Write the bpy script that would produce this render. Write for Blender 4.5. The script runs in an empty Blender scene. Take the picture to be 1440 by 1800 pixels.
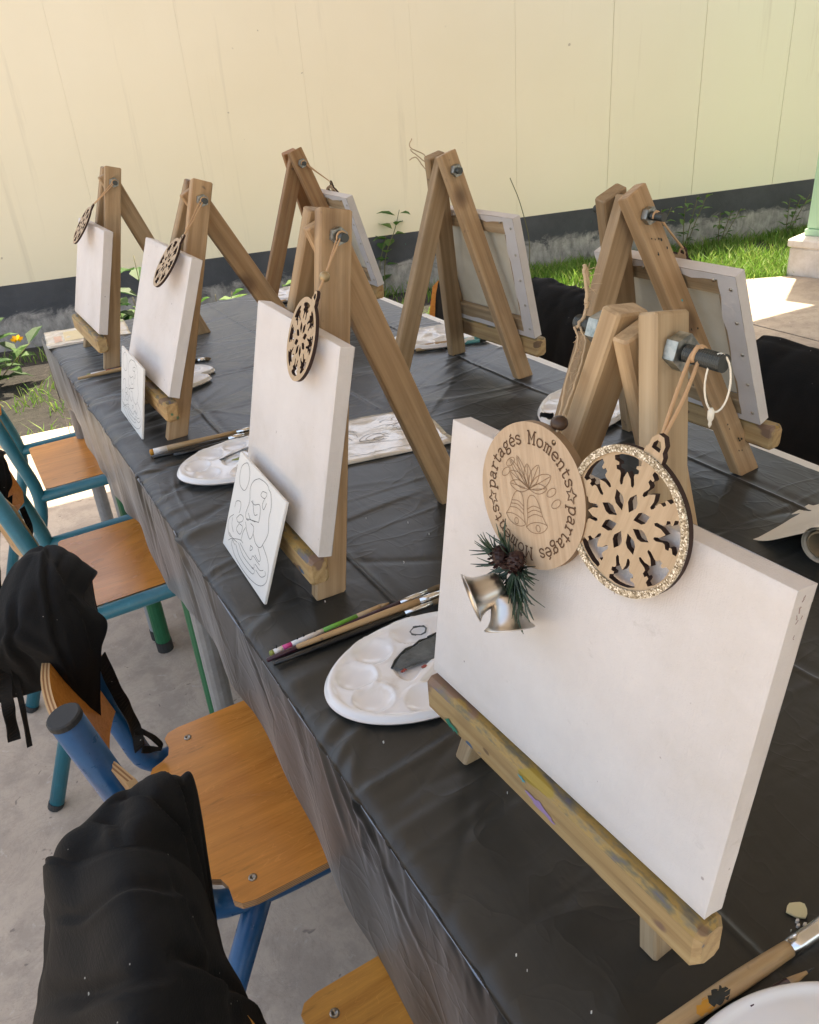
import bpy, math, random
import numpy as np
from mathutils import Vector, Matrix, noise

random.seed(7)
RNG = np.random.default_rng(7)
SC = bpy.context.scene
COL = SC.collection
V = Vector

# ------------------------------------------------------------------ camera
cam_d = bpy.data.cameras.new('camera')
cam = bpy.data.objects.new('camera', cam_d)
COL.objects.link(cam)
cr, cdn, cf = (0.86291128, -0.49993843, -0.07379491), (-0.2989798, -0.38731748, -0.8721217), (0.4074251, 0.77462684, -0.48369211)
cam.matrix_world = Matrix(((cr[0], -cdn[0], -cf[0], 0.0), (cr[1], -cdn[1], -cf[1], 0.0), (cr[2], -cdn[2], -cf[2], 1.33), (0, 0, 0, 1)))
cam_d.sensor_fit = 'HORIZONTAL'
cam_d.sensor_width = 36.0
cam_d.lens = 36.05
cam_d.clip_start = 0.02
cam_d.clip_end = 400
SC.camera = cam

# ------------------------------------------------------------------ light
SUN_DIR = V((0.86 * math.cos(math.radians(74)), 0.52 * math.cos(math.radians(74)), math.sin(math.radians(74)))).normalized()
world = bpy.data.worlds.new('World')
SC.world = world
world.use_nodes = True
wn = world.node_tree
wn.nodes.clear()
sky = wn.nodes.new('ShaderNodeTexSky')
sky.sky_type = 'NISHITA'
sky.sun_disc = False
sky.sun_elevation = math.radians(74)
sky.sun_rotation = math.atan2(0.86, 0.52)
sky.air_density = 1.0
sky.dust_density = 3.5
sky.ozone_density = 1.0
bg = wn.nodes.new('ShaderNodeBackground')
bg.inputs['Strength'].default_value = 0.15
wo = wn.nodes.new('ShaderNodeOutputWorld')
wn.links.new(sky.outputs[0], bg.inputs[0])
wn.links.new(bg.outputs[0], wo.inputs[0])
sun_d = bpy.data.lights.new('sun', 'SUN')
sun_d.energy = 4.0
sun_d.angle = math.radians(0.5)
sun_d.color = (1.0, 0.95, 0.86)
sun = bpy.data.objects.new('sun', sun_d)
COL.objects.link(sun)
sun.rotation_euler = SUN_DIR.to_track_quat('Z', 'Y').to_euler()
SC.view_settings.view_transform = 'Standard'
SC.view_settings.look = 'None'
SC.view_settings.exposure = 1.92
SC.view_settings.gamma = 1.0
SC.view_settings.use_curve_mapping = False
try:
    SC.view_settings.use_white_balance = True
    SC.view_settings.white_balance_temperature = 8100
    SC.view_settings.white_balance_tint = 10
except Exception:
    pass
SC.render.engine = 'CYCLES'
SC.cycles.max_bounces = 8
SC.cycles.diffuse_bounces = 5
SC.cycles.use_denoising = True

# ------------------------------------------------------------------ materials
def mat(name, col=(0.5, 0.5, 0.5), rough=0.6, metal=0.0, spec=None, coat=0.0):
    m = bpy.data.materials.new(name)
    m.use_nodes = True
    b = m.node_tree.nodes['Principled BSDF']
    b.inputs['Base Color'].default_value = (*col, 1)
    b.inputs['Roughness'].default_value = rough
    b.inputs['Metallic'].default_value = metal
    if spec is not None:
        b.inputs['Specular IOR Level'].default_value = spec
    if coat:
        b.inputs['Coat Weight'].default_value = coat
        b.inputs['Coat Roughness'].default_value = 0.15
    return m

class N:
    """small node helper"""
    def __init__(s, m):
        s.t = m.node_tree
        s.b = s.t.nodes['Principled BSDF']
        s.tc = s.t.nodes.new('ShaderNodeTexCoord')
    def new(s, k): return s.t.nodes.new(k)
    def link(s, a, b): s.t.links.new(a, b)
    def coords(s, scale=(1, 1, 1), src='Object', rnd=False):
        mp = s.new('ShaderNodeMapping')
        mp.inputs['Scale'].default_value = scale
        s.link(s.tc.outputs[src], mp.inputs['Vector'])
        if rnd:
            oi = s.new('ShaderNodeObjectInfo')
            mu = s.new('ShaderNodeMath'); mu.operation = 'MULTIPLY'; mu.inputs[1].default_value = 37.0
            s.link(oi.outputs['Random'], mu.inputs[0])
            cb = s.new('ShaderNodeCombineXYZ')
            for i in range(3): s.link(mu.outputs[0], cb.inputs[i])
            s.link(cb.outputs[0], mp.inputs['Location'])
        return mp.outputs[0]
    def noise(s, vec, scale, detail=4, rough=0.6, dist=0.0):
        n = s.new('ShaderNodeTexNoise')
        n.inputs['Scale'].default_value = scale
        n.inputs['Detail'].default_value = detail
        n.inputs['Roughness'].default_value = rough
        n.inputs['Distortion'].default_value = dist
        if vec is not None: s.link(vec, n.inputs['Vector'])
        return n.outputs['Fac']
    def ramp(s, fac, stops, interp='LINEAR'):
        r = s.new('ShaderNodeValToRGB')
        r.color_ramp.interpolation = interp
        e = r.color_ramp.elements
        while len(e) < len(stops): e.new(0.5)
        for el, (p, c) in zip(e, stops):
            el.position = p
            el.color = (*c, 1) if len(c) == 3 else c
        s.link(fac, r.inputs[0])
        return r.outputs[0]
    def mix(s, fac, a, b, mode='MIX'):
        m = s.new('ShaderNodeMix'); m.data_type = 'RGBA'; m.blend_type = mode
        for inp, v in ((m.inputs[0], fac), (m.inputs[6], a), (m.inputs[7], b)):
            if isinstance(v, (int, float)): inp.default_value = v
            elif isinstance(v, tuple): inp.default_value = (*v, 1)
            else: s.link(v, inp)
        return m.outputs[2]
    def math(s, op, a, b=None, clamp=False):
        m = s.new('ShaderNodeMath'); m.operation = op; m.use_clamp = clamp
        for inp, v in ((m.inputs[0], a), (m.inputs[1], b)):
            if v is None: continue
            if isinstance(v, (int, float)): inp.default_value = v
            else: s.link(v, inp)
        return m.outputs[0]
    def sep(s, vec):
        x = s.new('ShaderNodeSeparateXYZ'); s.link(vec, x.inputs[0]); return x.outputs
    def color(s, c): s.link(c, s.b.inputs['Base Color'])
    def rough(s, c): s.link(c, s.b.inputs['Roughness'])
    def bump(s, h, strength=0.3, dist=0.002):
        b = s.new('ShaderNodeBump')
        b.inputs['Strength'].default_value = strength
        b.inputs['Distance'].default_value = dist
        s.link(h, b.inputs['Height'])
        s.link(b.outputs[0], s.b.inputs['Normal'])

BW = lambda a: ((a, a, a))

def wood_mat(name, dark, mid, light, rough=0.62, marks=0.5):
    """sawn softwood, grain along local Z"""
    m = mat(name, mid, rough)
    n = N(m)
    v = n.coords((1, 1, 0.07), rnd=True)
    warp = n.noise(v, 14, 2, 0.5)
    wv = n.new('ShaderNodeTexWave')
    wv.wave_type = 'RINGS'; wv.rings_direction = 'Z'
    wv.inputs['Scale'].default_value = 26
    wv.inputs['Distortion'].default_value = 5.5
    wv.inputs['Detail'].default_value = 3
    wv.inputs['Detail Scale'].default_value = 1.4
    mp2 = n.coords((1, 1, 0.10), rnd=True)
    n.link(mp2, wv.inputs['Vector'])
    fine = n.noise(n.coords((1, 1, 0.025), rnd=True), 260, 3, 0.7)
    f = n.math('ADD', n.math('MULTIPLY', wv.outputs['Fac'], 0.17), n.math('ADD', n.math('MULTIPLY', fine, 0.55), n.math('MULTIPLY', warp, 0.28)))
    c = n.ramp(f, [(0.30, dark), (0.52, mid), (0.72, light)])
    big = n.noise(n.coords((1, 1, 0.4), rnd=True), 9, 3, 0.6)
    c = n.mix(n.math('MULTIPLY', n.ramp(big, [(0.35, BW(1)), (0.65, BW(0))]), 0.5), c, n.mix(1.0, c, (0.72, 0.62, 0.5), 'MULTIPLY'))
    oi = n.new('ShaderNodeObjectInfo')
    tone = n.ramp(oi.outputs['Random'], [(0, (0.82, 0.80, 0.76)), (0.5, (1, 1, 1)), (1.0, (1.06, 0.96, 0.86))])
    c = n.mix(1.0, c, tone, 'MULTIPLY')
    # knots
    vo = n.new('ShaderNodeTexVoronoi'); vo.inputs['Scale'].default_value = 7
    n.link(n.coords((1, 1, 0.8), rnd=True), vo.inputs['Vector'])
    c = n.mix(n.ramp(vo.outputs['Distance'], [(0.09, BW(0.85)), (0.17, BW(0))]), c, (0.15, 0.08, 0.04))
    gr = n.noise(n.coords((1, 1, 0.25), rnd=True), 24, 5, 0.7)
    c = n.mix(n.math('MULTIPLY', n.ramp(gr, [(0.50, BW(0)), (0.72, BW(1))]), 0.45), c, (0.19, 0.135, 0.085))
    # small stains
    st = n.noise(n.coords((1, 1, 1), rnd=True), 32, 3, 0.6)
    c = n.mix(n.math('MULTIPLY', n.ramp(st, [(0.69, BW(0)), (0.74, BW(1))]), marks), c, (0.05, 0.045, 0.05))
    n.color(c)
    n.bump(f, 0.35, 0.0012)
    return m

M = {}
M['wood'] = wood_mat('pine_wood', (0.35, 0.23, 0.125), (0.455, 0.318, 0.19), (0.535, 0.395, 0.25))
M['wood_red'] = wood_mat('reddish_pine_wood', (0.32, 0.165, 0.075), (0.43, 0.245, 0.12), (0.50, 0.31, 0.165))
M['wood_pale'] = wood_mat('weathered_pine_wood', (0.36, 0.25, 0.145), (0.50, 0.37, 0.23), (0.58, 0.45, 0.30))

def ledge_mat(name, amount=0.5):
    m = wood_mat(name, (0.40, 0.25, 0.12), (0.54, 0.37, 0.18), (0.62, 0.45, 0.24), marks=0.2)
    n = N(m)
    base = m.node_tree.nodes['Principled BSDF'].inputs['Base Color'].links[0].from_socket
    c = base
    geo = n.new('ShaderNodeNewGeometry')
    up = n.sep(geo.outputs['Normal'])[2]
    top = n.ramp(up, [(0.3, BW(0)), (0.7, BW(1))])
    grime = n.noise(n.coords((1, 1, 0.35), rnd=True), 55, 4, 0.7)
    gcol = n.ramp(grime, [(0.32, (0.03, 0.055, 0.13)), (0.42, (0.10, 0.10, 0.055)), (0.52, (0.36, 0.22, 0.05)), (0.60, (0.20, 0.16, 0.08)), (0.68, (0.06, 0.075, 0.08)), (0.76, (0.03, 0.06, 0.19))])
    c = n.mix(n.math('MULTIPLY', top, 0.8), c, gcol)
    for i, (col, sc, th) in enumerate((((0.22, 0.13, 0.09), 21, 0.63), ((0.0, 0.16, 0.09), 27, 0.72), ((0.16, 0.09, 0.05), 34, 0.65), ((0.02, 0.10, 0.20), 41, 0.71), ((0.28, 0.02, 0.03), 37, 0.73), ((0.34, 0.23, 0.03), 23, 0.69))):
        mp = n.new('ShaderNodeMapping'); mp.inputs['Location'].default_value = (i * 3.1, i * 1.7, i * 5.3); mp.inputs['Scale'].default_value = (1, 1, 0.6)
        n.link(n.coords((1, 1, 1), rnd=True), mp.inputs['Vector'])
        s = n.noise(mp.outputs[0], sc, 2, 0.5)
        c = n.mix(n.math('MULTIPLY', n.ramp(s, [(th - 0.005, BW(0)), (th + 0.02, BW(1))]), 0.9 if amount > 0.5 else amount), c, col)
    n.color(c)
    return m
M['ledge'] = ledge_mat('paint_stained_pine', 0.9)
M['ledge_clean'] = ledge_mat('lightly_stained_pine', 0.35)

m = M['canvas'] = mat('primed_canvas', (0.80, 0.77, 0.755), 0.8)
n = N(m)
w1 = n.noise(n.coords((1, 1, 0.06)), 900, 1, 0.5); w2 = n.noise(n.coords((1, 0.06, 1)), 900, 1, 0.5)
blot = n.noise(n.coords(rnd=True), 7, 5, 0.65)
scuff = n.noise(n.coords((1, 1.8, 1), rnd=True), 26, 5, 0.75)
c = n.ramp(blot, [(0.3, (0.635, 0.58, 0.535)), (0.5, (0.695, 0.645, 0.615)), (0.7, (0.74, 0.695, 0.665))])
c = n.mix(n.math('MULTIPLY', n.ramp(scuff, [(0.64, BW(0)), (0.74, BW(1))]), 0.30), c, (0.44, 0.39, 0.34))
speck = n.noise(n.coords(rnd=True), 120, 1, 0.5)
c = n.mix(n.math('MULTIPLY', n.ramp(speck, [(0.79, BW(0)), (0.81, BW(1))]), 0.55), c, (0.20, 0.13, 0.12))
n.color(c)
n.bump(n.math('ADD', n.math('ADD', w1, w2), n.math('MULTIPLY', blot, 7.0)), 0.34, 0.0012)
M['canvas_back'] = mat('raw_canvas_back', (0.78, 0.72, 0.58), 0.9)  # albedo raised to stand in for light glowing through from the front
n = N(M['canvas_back']); bl = n.noise(n.coords(), 9, 5, 0.6)
n.color(n.ramp(bl, [(0.3, (0.66, 0.58, 0.43)), (0.6, (0.80, 0.74, 0.60)), (0.8, (0.83, 0.78, 0.67))]))

m = M['cloth'] = mat('black_plastic_film', (0.02, 0.021, 0.018), 0.4, spec=0.55)
m.node_tree.nodes['Principled BSDF'].inputs['Sheen Weight'].default_value = 0.62
m.node_tree.nodes['Principled BSDF'].inputs['Sheen Tint'].default_value = (0.76, 0.86, 1.0, 1)
m.node_tree.nodes['Principled BSDF'].inputs['Sheen Roughness'].default_value = 0.26
n = N(m)
w = n.noise(n.coords((1, 1, 1)), 11, 3, 0.5, 0.8)
w2 = n.noise(n.coords((3.0, 1, 1)), 9, 3, 0.55, 0.8)
w3 = n.noise(n.coords((1, 1, 1)), 160, 3, 0.6)
def ridge(vec, sc_, wd_):
    q_ = n.noise(vec, sc_, 2, 0.45, 0.5)
    return n.ramp(n.math('ABSOLUTE', n.math('SUBTRACT', q_, 0.5)), [(0.0, BW(1)), (wd_ * 0.4, BW(0.35)), (wd_, BW(0))])
w = n.math('ADD', w, n.math('ADD', n.math('MULTIPLY', ridge(n.coords((0.8, 1.5, 1)), 7, 0.035), 0.35), n.math('MULTIPLY', ridge(n.coords((1.6, 0.9, 1)), 12, 0.03), 0.18)))
n.bump(n.math('ADD', n.math('ADD', w, n.math('MULTIPLY', w2, 0.9)), n.math('MULTIPLY', w3, 0.03)), 0.115, 0.010)
dust = n.noise(n.coords(), 6, 5, 0.7)
n.color(n.ramp(dust, [(0.35, (0.018, 0.0185, 0.0165)), (0.7, (0.028, 0.0285, 0.0255))]))
n.rough(n.ramp(dust, [(0.3, BW(0.36)), (0.7, BW(0.44))]))

M['white_plastic'] = mat('white_plastic', (0.80, 0.80, 0.80), 0.14, spec=0.6)
n = N(M['white_plastic']); d = n.noise(n.coords(rnd=True), 22, 4, 0.6)
n.color(n.ramp(d, [(0.4, (0.80, 0.80, 0.81)), (0.66, (0.80, 0.79, 0.78)), (0.8, (0.68, 0.63, 0.58))]))
M['steel'] = mat('zinc_steel', (0.42, 0.43, 0.42), 0.42, 1.0)
n = N(M['steel']); d = n.noise(n.coords(), 150, 3, 0.6)
n.color(n.ramp(d, [(0.35, (0.22, 0.25, 0.25)), (0.65, (0.50, 0.52, 0.50))])); n.rough(n.ramp(d, [(0.3, BW(0.3)), (0.7, BW(0.55))]))
M['rod'] = mat('dark_threaded_steel', (0.10, 0.11, 0.11), 0.5, 0.85)
M['silver'] = mat('brushed_silver', (0.60, 0.565, 0.52), 0.3, 1.0)
M['ferrule'] = mat('brush_ferrule_metal', (0.75, 0.75, 0.74), 0.2, 1.0)
M['tack'] = mat('tack_metal', (0.55, 0.5, 0.42), 0.3, 1.0)
M['screw'] = mat('screw_metal', (0.35, 0.32, 0.28), 0.3, 1.0)

m = M['fabric'] = mat('black_cotton', (0.0042, 0.0042, 0.0045), 0.85, spec=0.28)
m.node_tree.nodes['Principled BSDF'].inputs['Sheen Weight'].default_value = 0.0
n = N(m); a = n.noise(n.coords((1, 0.05, 1)), 700, 1, 0.5); b = n.noise(n.coords((0.05, 1, 1)), 700, 1, 0.5); lint = n.noise(n.coords(), 190, 1, 0.4)
n.color(n.mix(n.ramp(lint, [(0.81, BW(0)), (0.82, BW(1))]), (0.0042, 0.0042, 0.0045), (0.30, 0.30, 0.28)))
n.bump(n.math('ADD', n.math('ADD', a, b), n.math('MULTIPLY', n.noise(n.coords(), 24, 4, 0.6, 0.6), 4.0)), 0.3, 0.0012)

def ply_mat(name, a, b, rough=0.25):
    m = mat(name, a, rough, spec=0.5)
    n = N(m)
    g = n.noise(n.coords((0.10, 1, 1), rnd=True), 34, 5, 0.7, 0.6)
    f = n.noise(n.coords((0.03, 1, 1), rnd=True), 300, 2, 0.6)
    big = n.noise(n.coords((0.6, 1, 1), rnd=True), 6, 3, 0.6, 0.8)
    c = n.ramp(n.math('ADD', n.math('MULTIPLY', g, 0.7), n.math('MULTIPLY', f, 0.3)), [(0.3, b), (0.5, a), (0.72, tuple(min(1, x * 1.22) for x in a))])
    c = n.mix(n.ramp(big, [(0.5, BW(0)), (0.72, BW(0.55))]), c, tuple(x * 0.72 for x in b))
    scr = n.noise(n.coords((0.35, 1.6, 1), rnd=True), 26, 2, 0.4, 2.0)
    c = n.mix(n.math('MULTIPLY', n.ramp(n.math('ABSOLUTE', n.math('SUBTRACT', scr, 0.5)), [(0.0, BW(1)), (0.008, BW(0))]), 0.30), c, tuple(min(1, x * 1.5 + 0.05) for x in a))
    dk = n.noise(n.coords((0.2, 1, 1), rnd=True), 60, 4, 0.7)
    c = n.mix(n.math('MULTIPLY', n.ramp(dk, [(0.60, BW(0)), (0.70, BW(1))]), 0.45), c, tuple(x * 0.45 for x in b))
    n.color(c)
    n.rough(n.ramp(big, [(0.3, BW(rough)), (0.75, BW(rough + 0.13))]))
    n.bump(f, 0.08, 0.0008)
    return m
M['ply'] = ply_mat('varnished_orange_plywood', (0.67, 0.275, 0.062), (0.52, 0.18, 0.032), 0.18)
M['ply_yellow'] = ply_mat('worn_amber_plywood', (0.68, 0.33, 0.07), (0.52, 0.22, 0.038), 0.33)
m = M['ply_edge'] = mat('plywood_edge_layers', (0.35, 0.2, 0.1), 0.5)
n = N(m); z = n.sep(n.coords())[2]
n.color(n.ramp(n.math('FRACT', n.math('MULTIPLY', z, 330.0)), [(0.0, (0.40, 0.24, 0.12)), (0.45, (0.44, 0.27, 0.14)), (0.55, (0.20, 0.095, 0.04)), (1.0, (0.24, 0.12, 0.05))]))
M['back_edge'] = mat('curved_plywood_layers', (0.55, 0.37, 0.20), 0.45)
M['back_edge_dark'] = mat('dark_plywood_layers', (0.27, 0.13, 0.055), 0.45)
M['ply_pale'] = ply_mat('pale_plywood_rear_face', (0.56, 0.36, 0.19), (0.46, 0.27, 0.13), 0.3)

def paint(name, c, rough=0.3):
    m = mat(name, c, rough)
    n = N(m); d = n.noise(n.coords(rnd=True), 60, 4, 0.65)
    n.color(n.ramp(d, [(0.35, tuple(x * 0.85 for x in c)), (0.62, c), (0.76, tuple(min(1, x * 1.15 + 0.012) for x in c))]))
    n.rough(n.ramp(d, [(0.3, BW(rough)), (0.7, BW(rough + 0.15))]))
    return m
M['teal'] = paint('teal_enamel', (0.012, 0.150, 0.205))
M['blue'] = paint('blue_enamel', (0.002, 0.068, 0.185), 0.25)
M['green'] = paint('green_enamel', (0.004, 0.12, 0.05), 0.4)
M['grey'] = paint('grey_enamel', (0.26, 0.27, 0.28), 0.45)
M['rubber'] = mat('black_rubber', (0.022, 0.023, 0.024), 0.7)
M['laminate'] = mat('white_laminate', (0.78, 0.77, 0.74), 0.4)

m = M['concrete'] = mat('worn_concrete', (0.36, 0.31, 0.27), 0.75)
n = N(m)
v = n.coords()
big = n.noise(v, 1.7, 6, 0.62, 0.4); mid = n.noise(v, 9, 6, 0.7, 0.3); fine = n.noise(v, 120, 4, 0.75)
c = n.ramp(big, [(0.30, (0.36, 0.292, 0.232)), (0.5, (0.46, 0.385, 0.308)), (0.7, (0.545, 0.47, 0.385))])
c = n.mix(n.math('MULTIPLY', n.ramp(mid, [(0.40, BW(1)), (0.54, BW(0))]), 0.55), c, (0.24, 0.20, 0.165))
cr_ = n.noise(n.coords((1, 1, 1)), 5, 8, 0.78, 1.5)
c = n.mix(n.math('MULTIPLY', n.ramp(n.math('ABSOLUTE', n.math('SUBTRACT', cr_, 0.5)), [(0.0, BW(1)), (0.012, BW(0))]), 0.4), c, (0.17, 0.14, 0.115))
c = n.mix(n.math('MULTIPLY', n.ramp(n.noise(v, 24, 5, 0.7, 1.0), [(0.62, BW(0)), (0.70, BW(1))]), 0.5), c, (0.60, 0.56, 0.51))
c = n.mix(n.ramp(n.noise(v, 34, 2, 0.5, 0.8), [(0.70, BW(0)), (0.73, BW(0.8))]), c, (0.13, 0.105, 0.09))
c = n.mix(n.math('MULTIPLY', fine, 0.55), c, (0.27, 0.235, 0.205))
n.color(c)
n.bump(n.math('ADD', mid, n.math('MULTIPLY', fine, 0.5)), 0.3, 0.004)

m = M['soil'] = mat('dark_volcanic_soil', (0.06, 0.052, 0.045), 0.95)
n = N(m); v = n.coords(); s1 = n.noise(v, 22, 6, 0.75); s2 = n.noise(v, 2.2, 4, 0.6)
c = n.ramp(s1, [(0.3, (0.010, 0.009, 0.0085)), (0.55, (0.022, 0.0195, 0.018)), (0.75, (0.048, 0.042, 0.037))])
c = n.mix(n.math('MULTIPLY', n.ramp(s2, [(0.45, BW(0)), (0.65, BW(1))]), 0.3), c, (0.022, 0.028, 0.012))
n.color(c); n.bump(s1, 0.8, 0.03)

def leafy(name, stops, trans=0.35):
    m = mat(name, stops[1], 0.55)
    n = N(m)
    g = n.new('ShaderNodeNewGeometry')
    n.color(n.ramp(g.outputs['Random Per Island'], [(0.0, stops[0]), (0.5, stops[1]), (1.0, stops[2])]))
    tr = n.new('ShaderNodeBsdfTranslucent')
    n.link(n.ramp(g.outputs['Random Per Island'], [(0.0, stops[0]), (0.5, stops[1]), (1.0, stops[2])]), tr.inputs[0])
    mx = n.new('ShaderNodeMixShader'); mx.inputs[0].default_value = trans
    n.link(n.b.outputs[0], mx.inputs[1]); n.link(tr.outputs[0], mx.inputs[2])
    n.link(mx.outputs[0], n.t.nodes['Material Output'].inputs[0])
    return m
M['grass'] = leafy('grass_blades', ((0.085, 0.19, 0.03), (0.14, 0.30, 0.045), (0.27, 0.33, 0.10)), 0.5)
M['leaf'] = leafy('weed_leaves', ((0.035, 0.10, 0.020), (0.06, 0.15, 0.028), (0.11, 0.20, 0.045)), 0.4)
M['leaf_dark'] = leafy('shrub_leaves', ((0.020, 0.060, 0.018), (0.035, 0.095, 0.025), (0.06, 0.13, 0.035)), 0.35)
M['stem'] = mat('plant_stem', (0.13, 0.12, 0.05), 0.7)
M['flower'] = mat('yellow_petals', (0.75, 0.42, 0.02), 0.5)
M['flower_orange'] = mat('orange_petals', (0.62, 0.22, 0.06), 0.5)

m = M['cream'] = mat('cream_wall_paint', (0.66, 0.55, 0.35), 0.8)
n = N(m)
v = n.coords()
st = n.noise(n.coords((1.0, 1.0, 0.05)), 9, 5, 0.7, 0.25); bl = n.noise(v, 0.9, 4, 0.6); fi = n.noise(v, 60, 4, 0.6)
c = n.ramp(bl, [(0.3, (0.81, 0.72, 0.53)), (0.6, (0.84, 0.755, 0.57)), (0.8, (0.855, 0.775, 0.60))])
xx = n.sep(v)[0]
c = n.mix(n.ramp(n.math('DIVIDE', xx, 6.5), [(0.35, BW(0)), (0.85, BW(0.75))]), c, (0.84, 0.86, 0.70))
c = n.mix(n.math('MULTIPLY', n.ramp(st, [(0.60, BW(0)), (0.76, BW(1))]), 0.36), c, (0.52, 0.45, 0.33))
c = n.mix(n.ramp(n.noise(v, 26, 1, 0.4), [(0.80, BW(0)), (0.82, BW(0.6))]), c, (0.34, 0.28, 0.2))
n.color(c); n.bump(fi, 0.08, 0.003)
m = M['charcoal'] = mat('charcoal_base_paint', (0.055, 0.06, 0.068), 0.75)
n = N(m); v = n.coords()
z = n.sep(v)[2]
e1 = n.noise(n.coords((1, 1, 1.6)), 5.5, 7, 0.72, 0.8)
h = n.ramp(n.math('DIVIDE', z, 0.34), [(0.0, BW(1)), (0.42, BW(0.62)), (0.72, BW(0.0))])
msk = n.ramp(n.math('ADD', n.math('MULTIPLY', h, 0.42), n.math('MULTIPLY', e1, 0.62)), [(0.49, BW(0)), (0.60, BW(1))])
c = n.ramp(n.noise(v, 4, 5, 0.6), [(0.3, (0.042, 0.046, 0.054)), (0.7, (0.075, 0.080, 0.092))])
pale = n.ramp(n.noise(n.coords((1, 1, 0.5)), 24, 5, 0.7), [(0.3, (0.22, 0.21, 0.20)), (0.7, (0.55, 0.52, 0.50))])
c = n.mix(n.math('MULTIPLY', msk, 0.8), c, pale)
g = n.noise(n.coords((1, 1, 0.35)), 30, 3, 0.6)
c = n.mix(n.ramp(g, [(0.71, BW(0)), (0.74, BW(0.7))]), c, (0.06, 0.22, 0.17))
n.color(c); n.bump(e1, 0.4, 0.01)
M['gap'] = mat('dark_joint', (0.03, 0.028, 0.025), 0.95)
M['seam'] = mat('panel_seam_shadow_gap', (0.33, 0.285, 0.19), 0.9)
M['roofmat'] = mat('whitewashed_roof_underside', (0.74, 0.72, 0.68), 0.8)
M['plinth'] = mat('pale_plinth_render', (0.66, 0.62, 0.60), 0.8)
n = N(M['plinth']); d = n.noise(n.coords(), 9, 5, 0.7); n.color(n.ramp(d, [(0.3, (0.52, 0.47, 0.43)), (0.6, (0.70, 0.66, 0.64))]))
M['mint'] = mat('mint_green_paint', (0.42, 0.66, 0.46), 0.55)

def veneer(name, a, b, rough=0.6):
    m = mat(name, a, rough)
    n = N(m)
    g = n.noise(n.coords((1, 0.07, 1), rnd=True), 260, 4, 0.65, 0.4)
    g2 = n.noise(n.coords((1, 0.12, 1), rnd=True), 70, 3, 0.6, 1.0)
    n.color(n.ramp(n.math('ADD', n.math('MULTIPLY', g, 0.6), n.math('MULTIPLY', g2, 0.4)), [(0.3, b), (0.62, a)]))
    return m
M['veneer'] = veneer('light_laser_cut_veneer', (0.53, 0.385, 0.25), (0.40, 0.275, 0.165))
M['plaque'] = veneer('pale_plaque_wood', (0.545, 0.405, 0.28), (0.40, 0.275, 0.175))
M['burnt'] = mat('laser_burnt_edge', (0.030, 0.011, 0.007), 0.75)
M['plaque_edge'] = mat('plaque_edge_wood', (0.25, 0.155, 0.085), 0.7)
M['engrave'] = mat('engraved_brown', (0.10, 0.048, 0.022), 0.8)
M['engrave_thin'] = mat('engraved_line_brown', (0.24, 0.145, 0.08), 0.8)
m = M['glitter'] = mat('champagne_glitter', (0.62, 0.52, 0.36), 0.38, 0.45)
n = N(m); vo = n.new('ShaderNodeTexVoronoi'); vo.inputs['Scale'].default_value = 1100
n.link(n.coords(), vo.inputs['Vector'])
sv = n.sep(vo.outputs['Color'])[0]
n.color(n.ramp(sv, [(0.0, (0.13, 0.10, 0.065)), (0.45, (0.36, 0.31, 0.23)), (0.75, (0.60, 0.55, 0.45)), (1.0, (0.95, 0.93, 0.88))]))
n.bump(sv, 1.0, 0.0012)
M['jute'] = mat('jute_twine', (0.50, 0.37, 0.24), 0.9)
M['cord'] = mat('tan_cord', (0.58, 0.36, 0.20), 0.7)
M['bead'] = mat('dark_wooden_bead', (0.045, 0.022, 0.012), 0.45)
M['bead_gold'] = mat('glitter_bead', (0.40, 0.30, 0.17), 0.4, 0.5)
M['needle'] = mat('artificial_pine_needles', (0.022, 0.050, 0.027), 0.5)
n = N(M['needle']); g = n.new('ShaderNodeNewGeometry'); n.color(n.ramp(g.outputs['Random Per Island'], [(0, (0.010, 0.022, 0.014)), (0.6, (0.03, 0.065, 0.03)), (1, (0.075, 0.10, 0.075))]))
M['cone'] = mat('dark_pine_cone', (0.040, 0.014, 0.011), 0.55)
m = M['clear'] = mat('clear_plastic_thread', (0.85, 0.8, 0.68), 0.15)
M['board'] = mat('white_drawing_board', (0.76, 0.74, 0.70), 0.75)
M['ink'] = mat('grey_ink', (0.10, 0.095, 0.085), 0.8)
m = M['sleeve'] = mat('glossy_plastic_sleeve', (0.72, 0.66, 0.57), 0.12, coat=0.6)
n = N(m); d = n.noise(n.coords((1, 1, 1), rnd=True), 15, 4, 0.6, 0.8)
n.color(n.ramp(d, [(0.25, (0.50, 0.42, 0.33)), (0.45, (0.72, 0.66, 0.58)), (0.8, (0.80, 0.76, 0.68))])); n.bump(n.noise(n.coords(), 34, 3, 0.6, 1.0), 0.5, 0.004)
M['print_cream'] = mat('printed_cream_patch', (0.72, 0.58, 0.30), 0.3, coat=0.5)
M['print_pink'] = mat('printed_pink_patch', (0.72, 0.40, 0.28), 0.3, coat=0.5)
M['print_green'] = mat('printed_green_patch', (0.36, 0.52, 0.20), 0.3, coat=0.5)
M['print_blue'] = mat('printed_blue_patch', (0.20, 0.30, 0.58), 0.3, coat=0.5)
M['paper'] = mat('wrapping_paper', (0.66, 0.61, 0.52), 0.65)
n = N(M['paper']); d = n.noise(n.coords(), 11, 5, 0.6); n.color(n.ramp(d, [(0.3, (0.62, 0.565, 0.475)), (0.7, (0.70, 0.65, 0.56))])); n.bump(d, 0.2, 0.004)
M['paper_core'] = mat('cardboard_core', (0.30, 0.22, 0.13), 0.8)
M['paint_grey'] = mat('wet_grey_paint', (0.075, 0.085, 0.09), 0.3)
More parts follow.
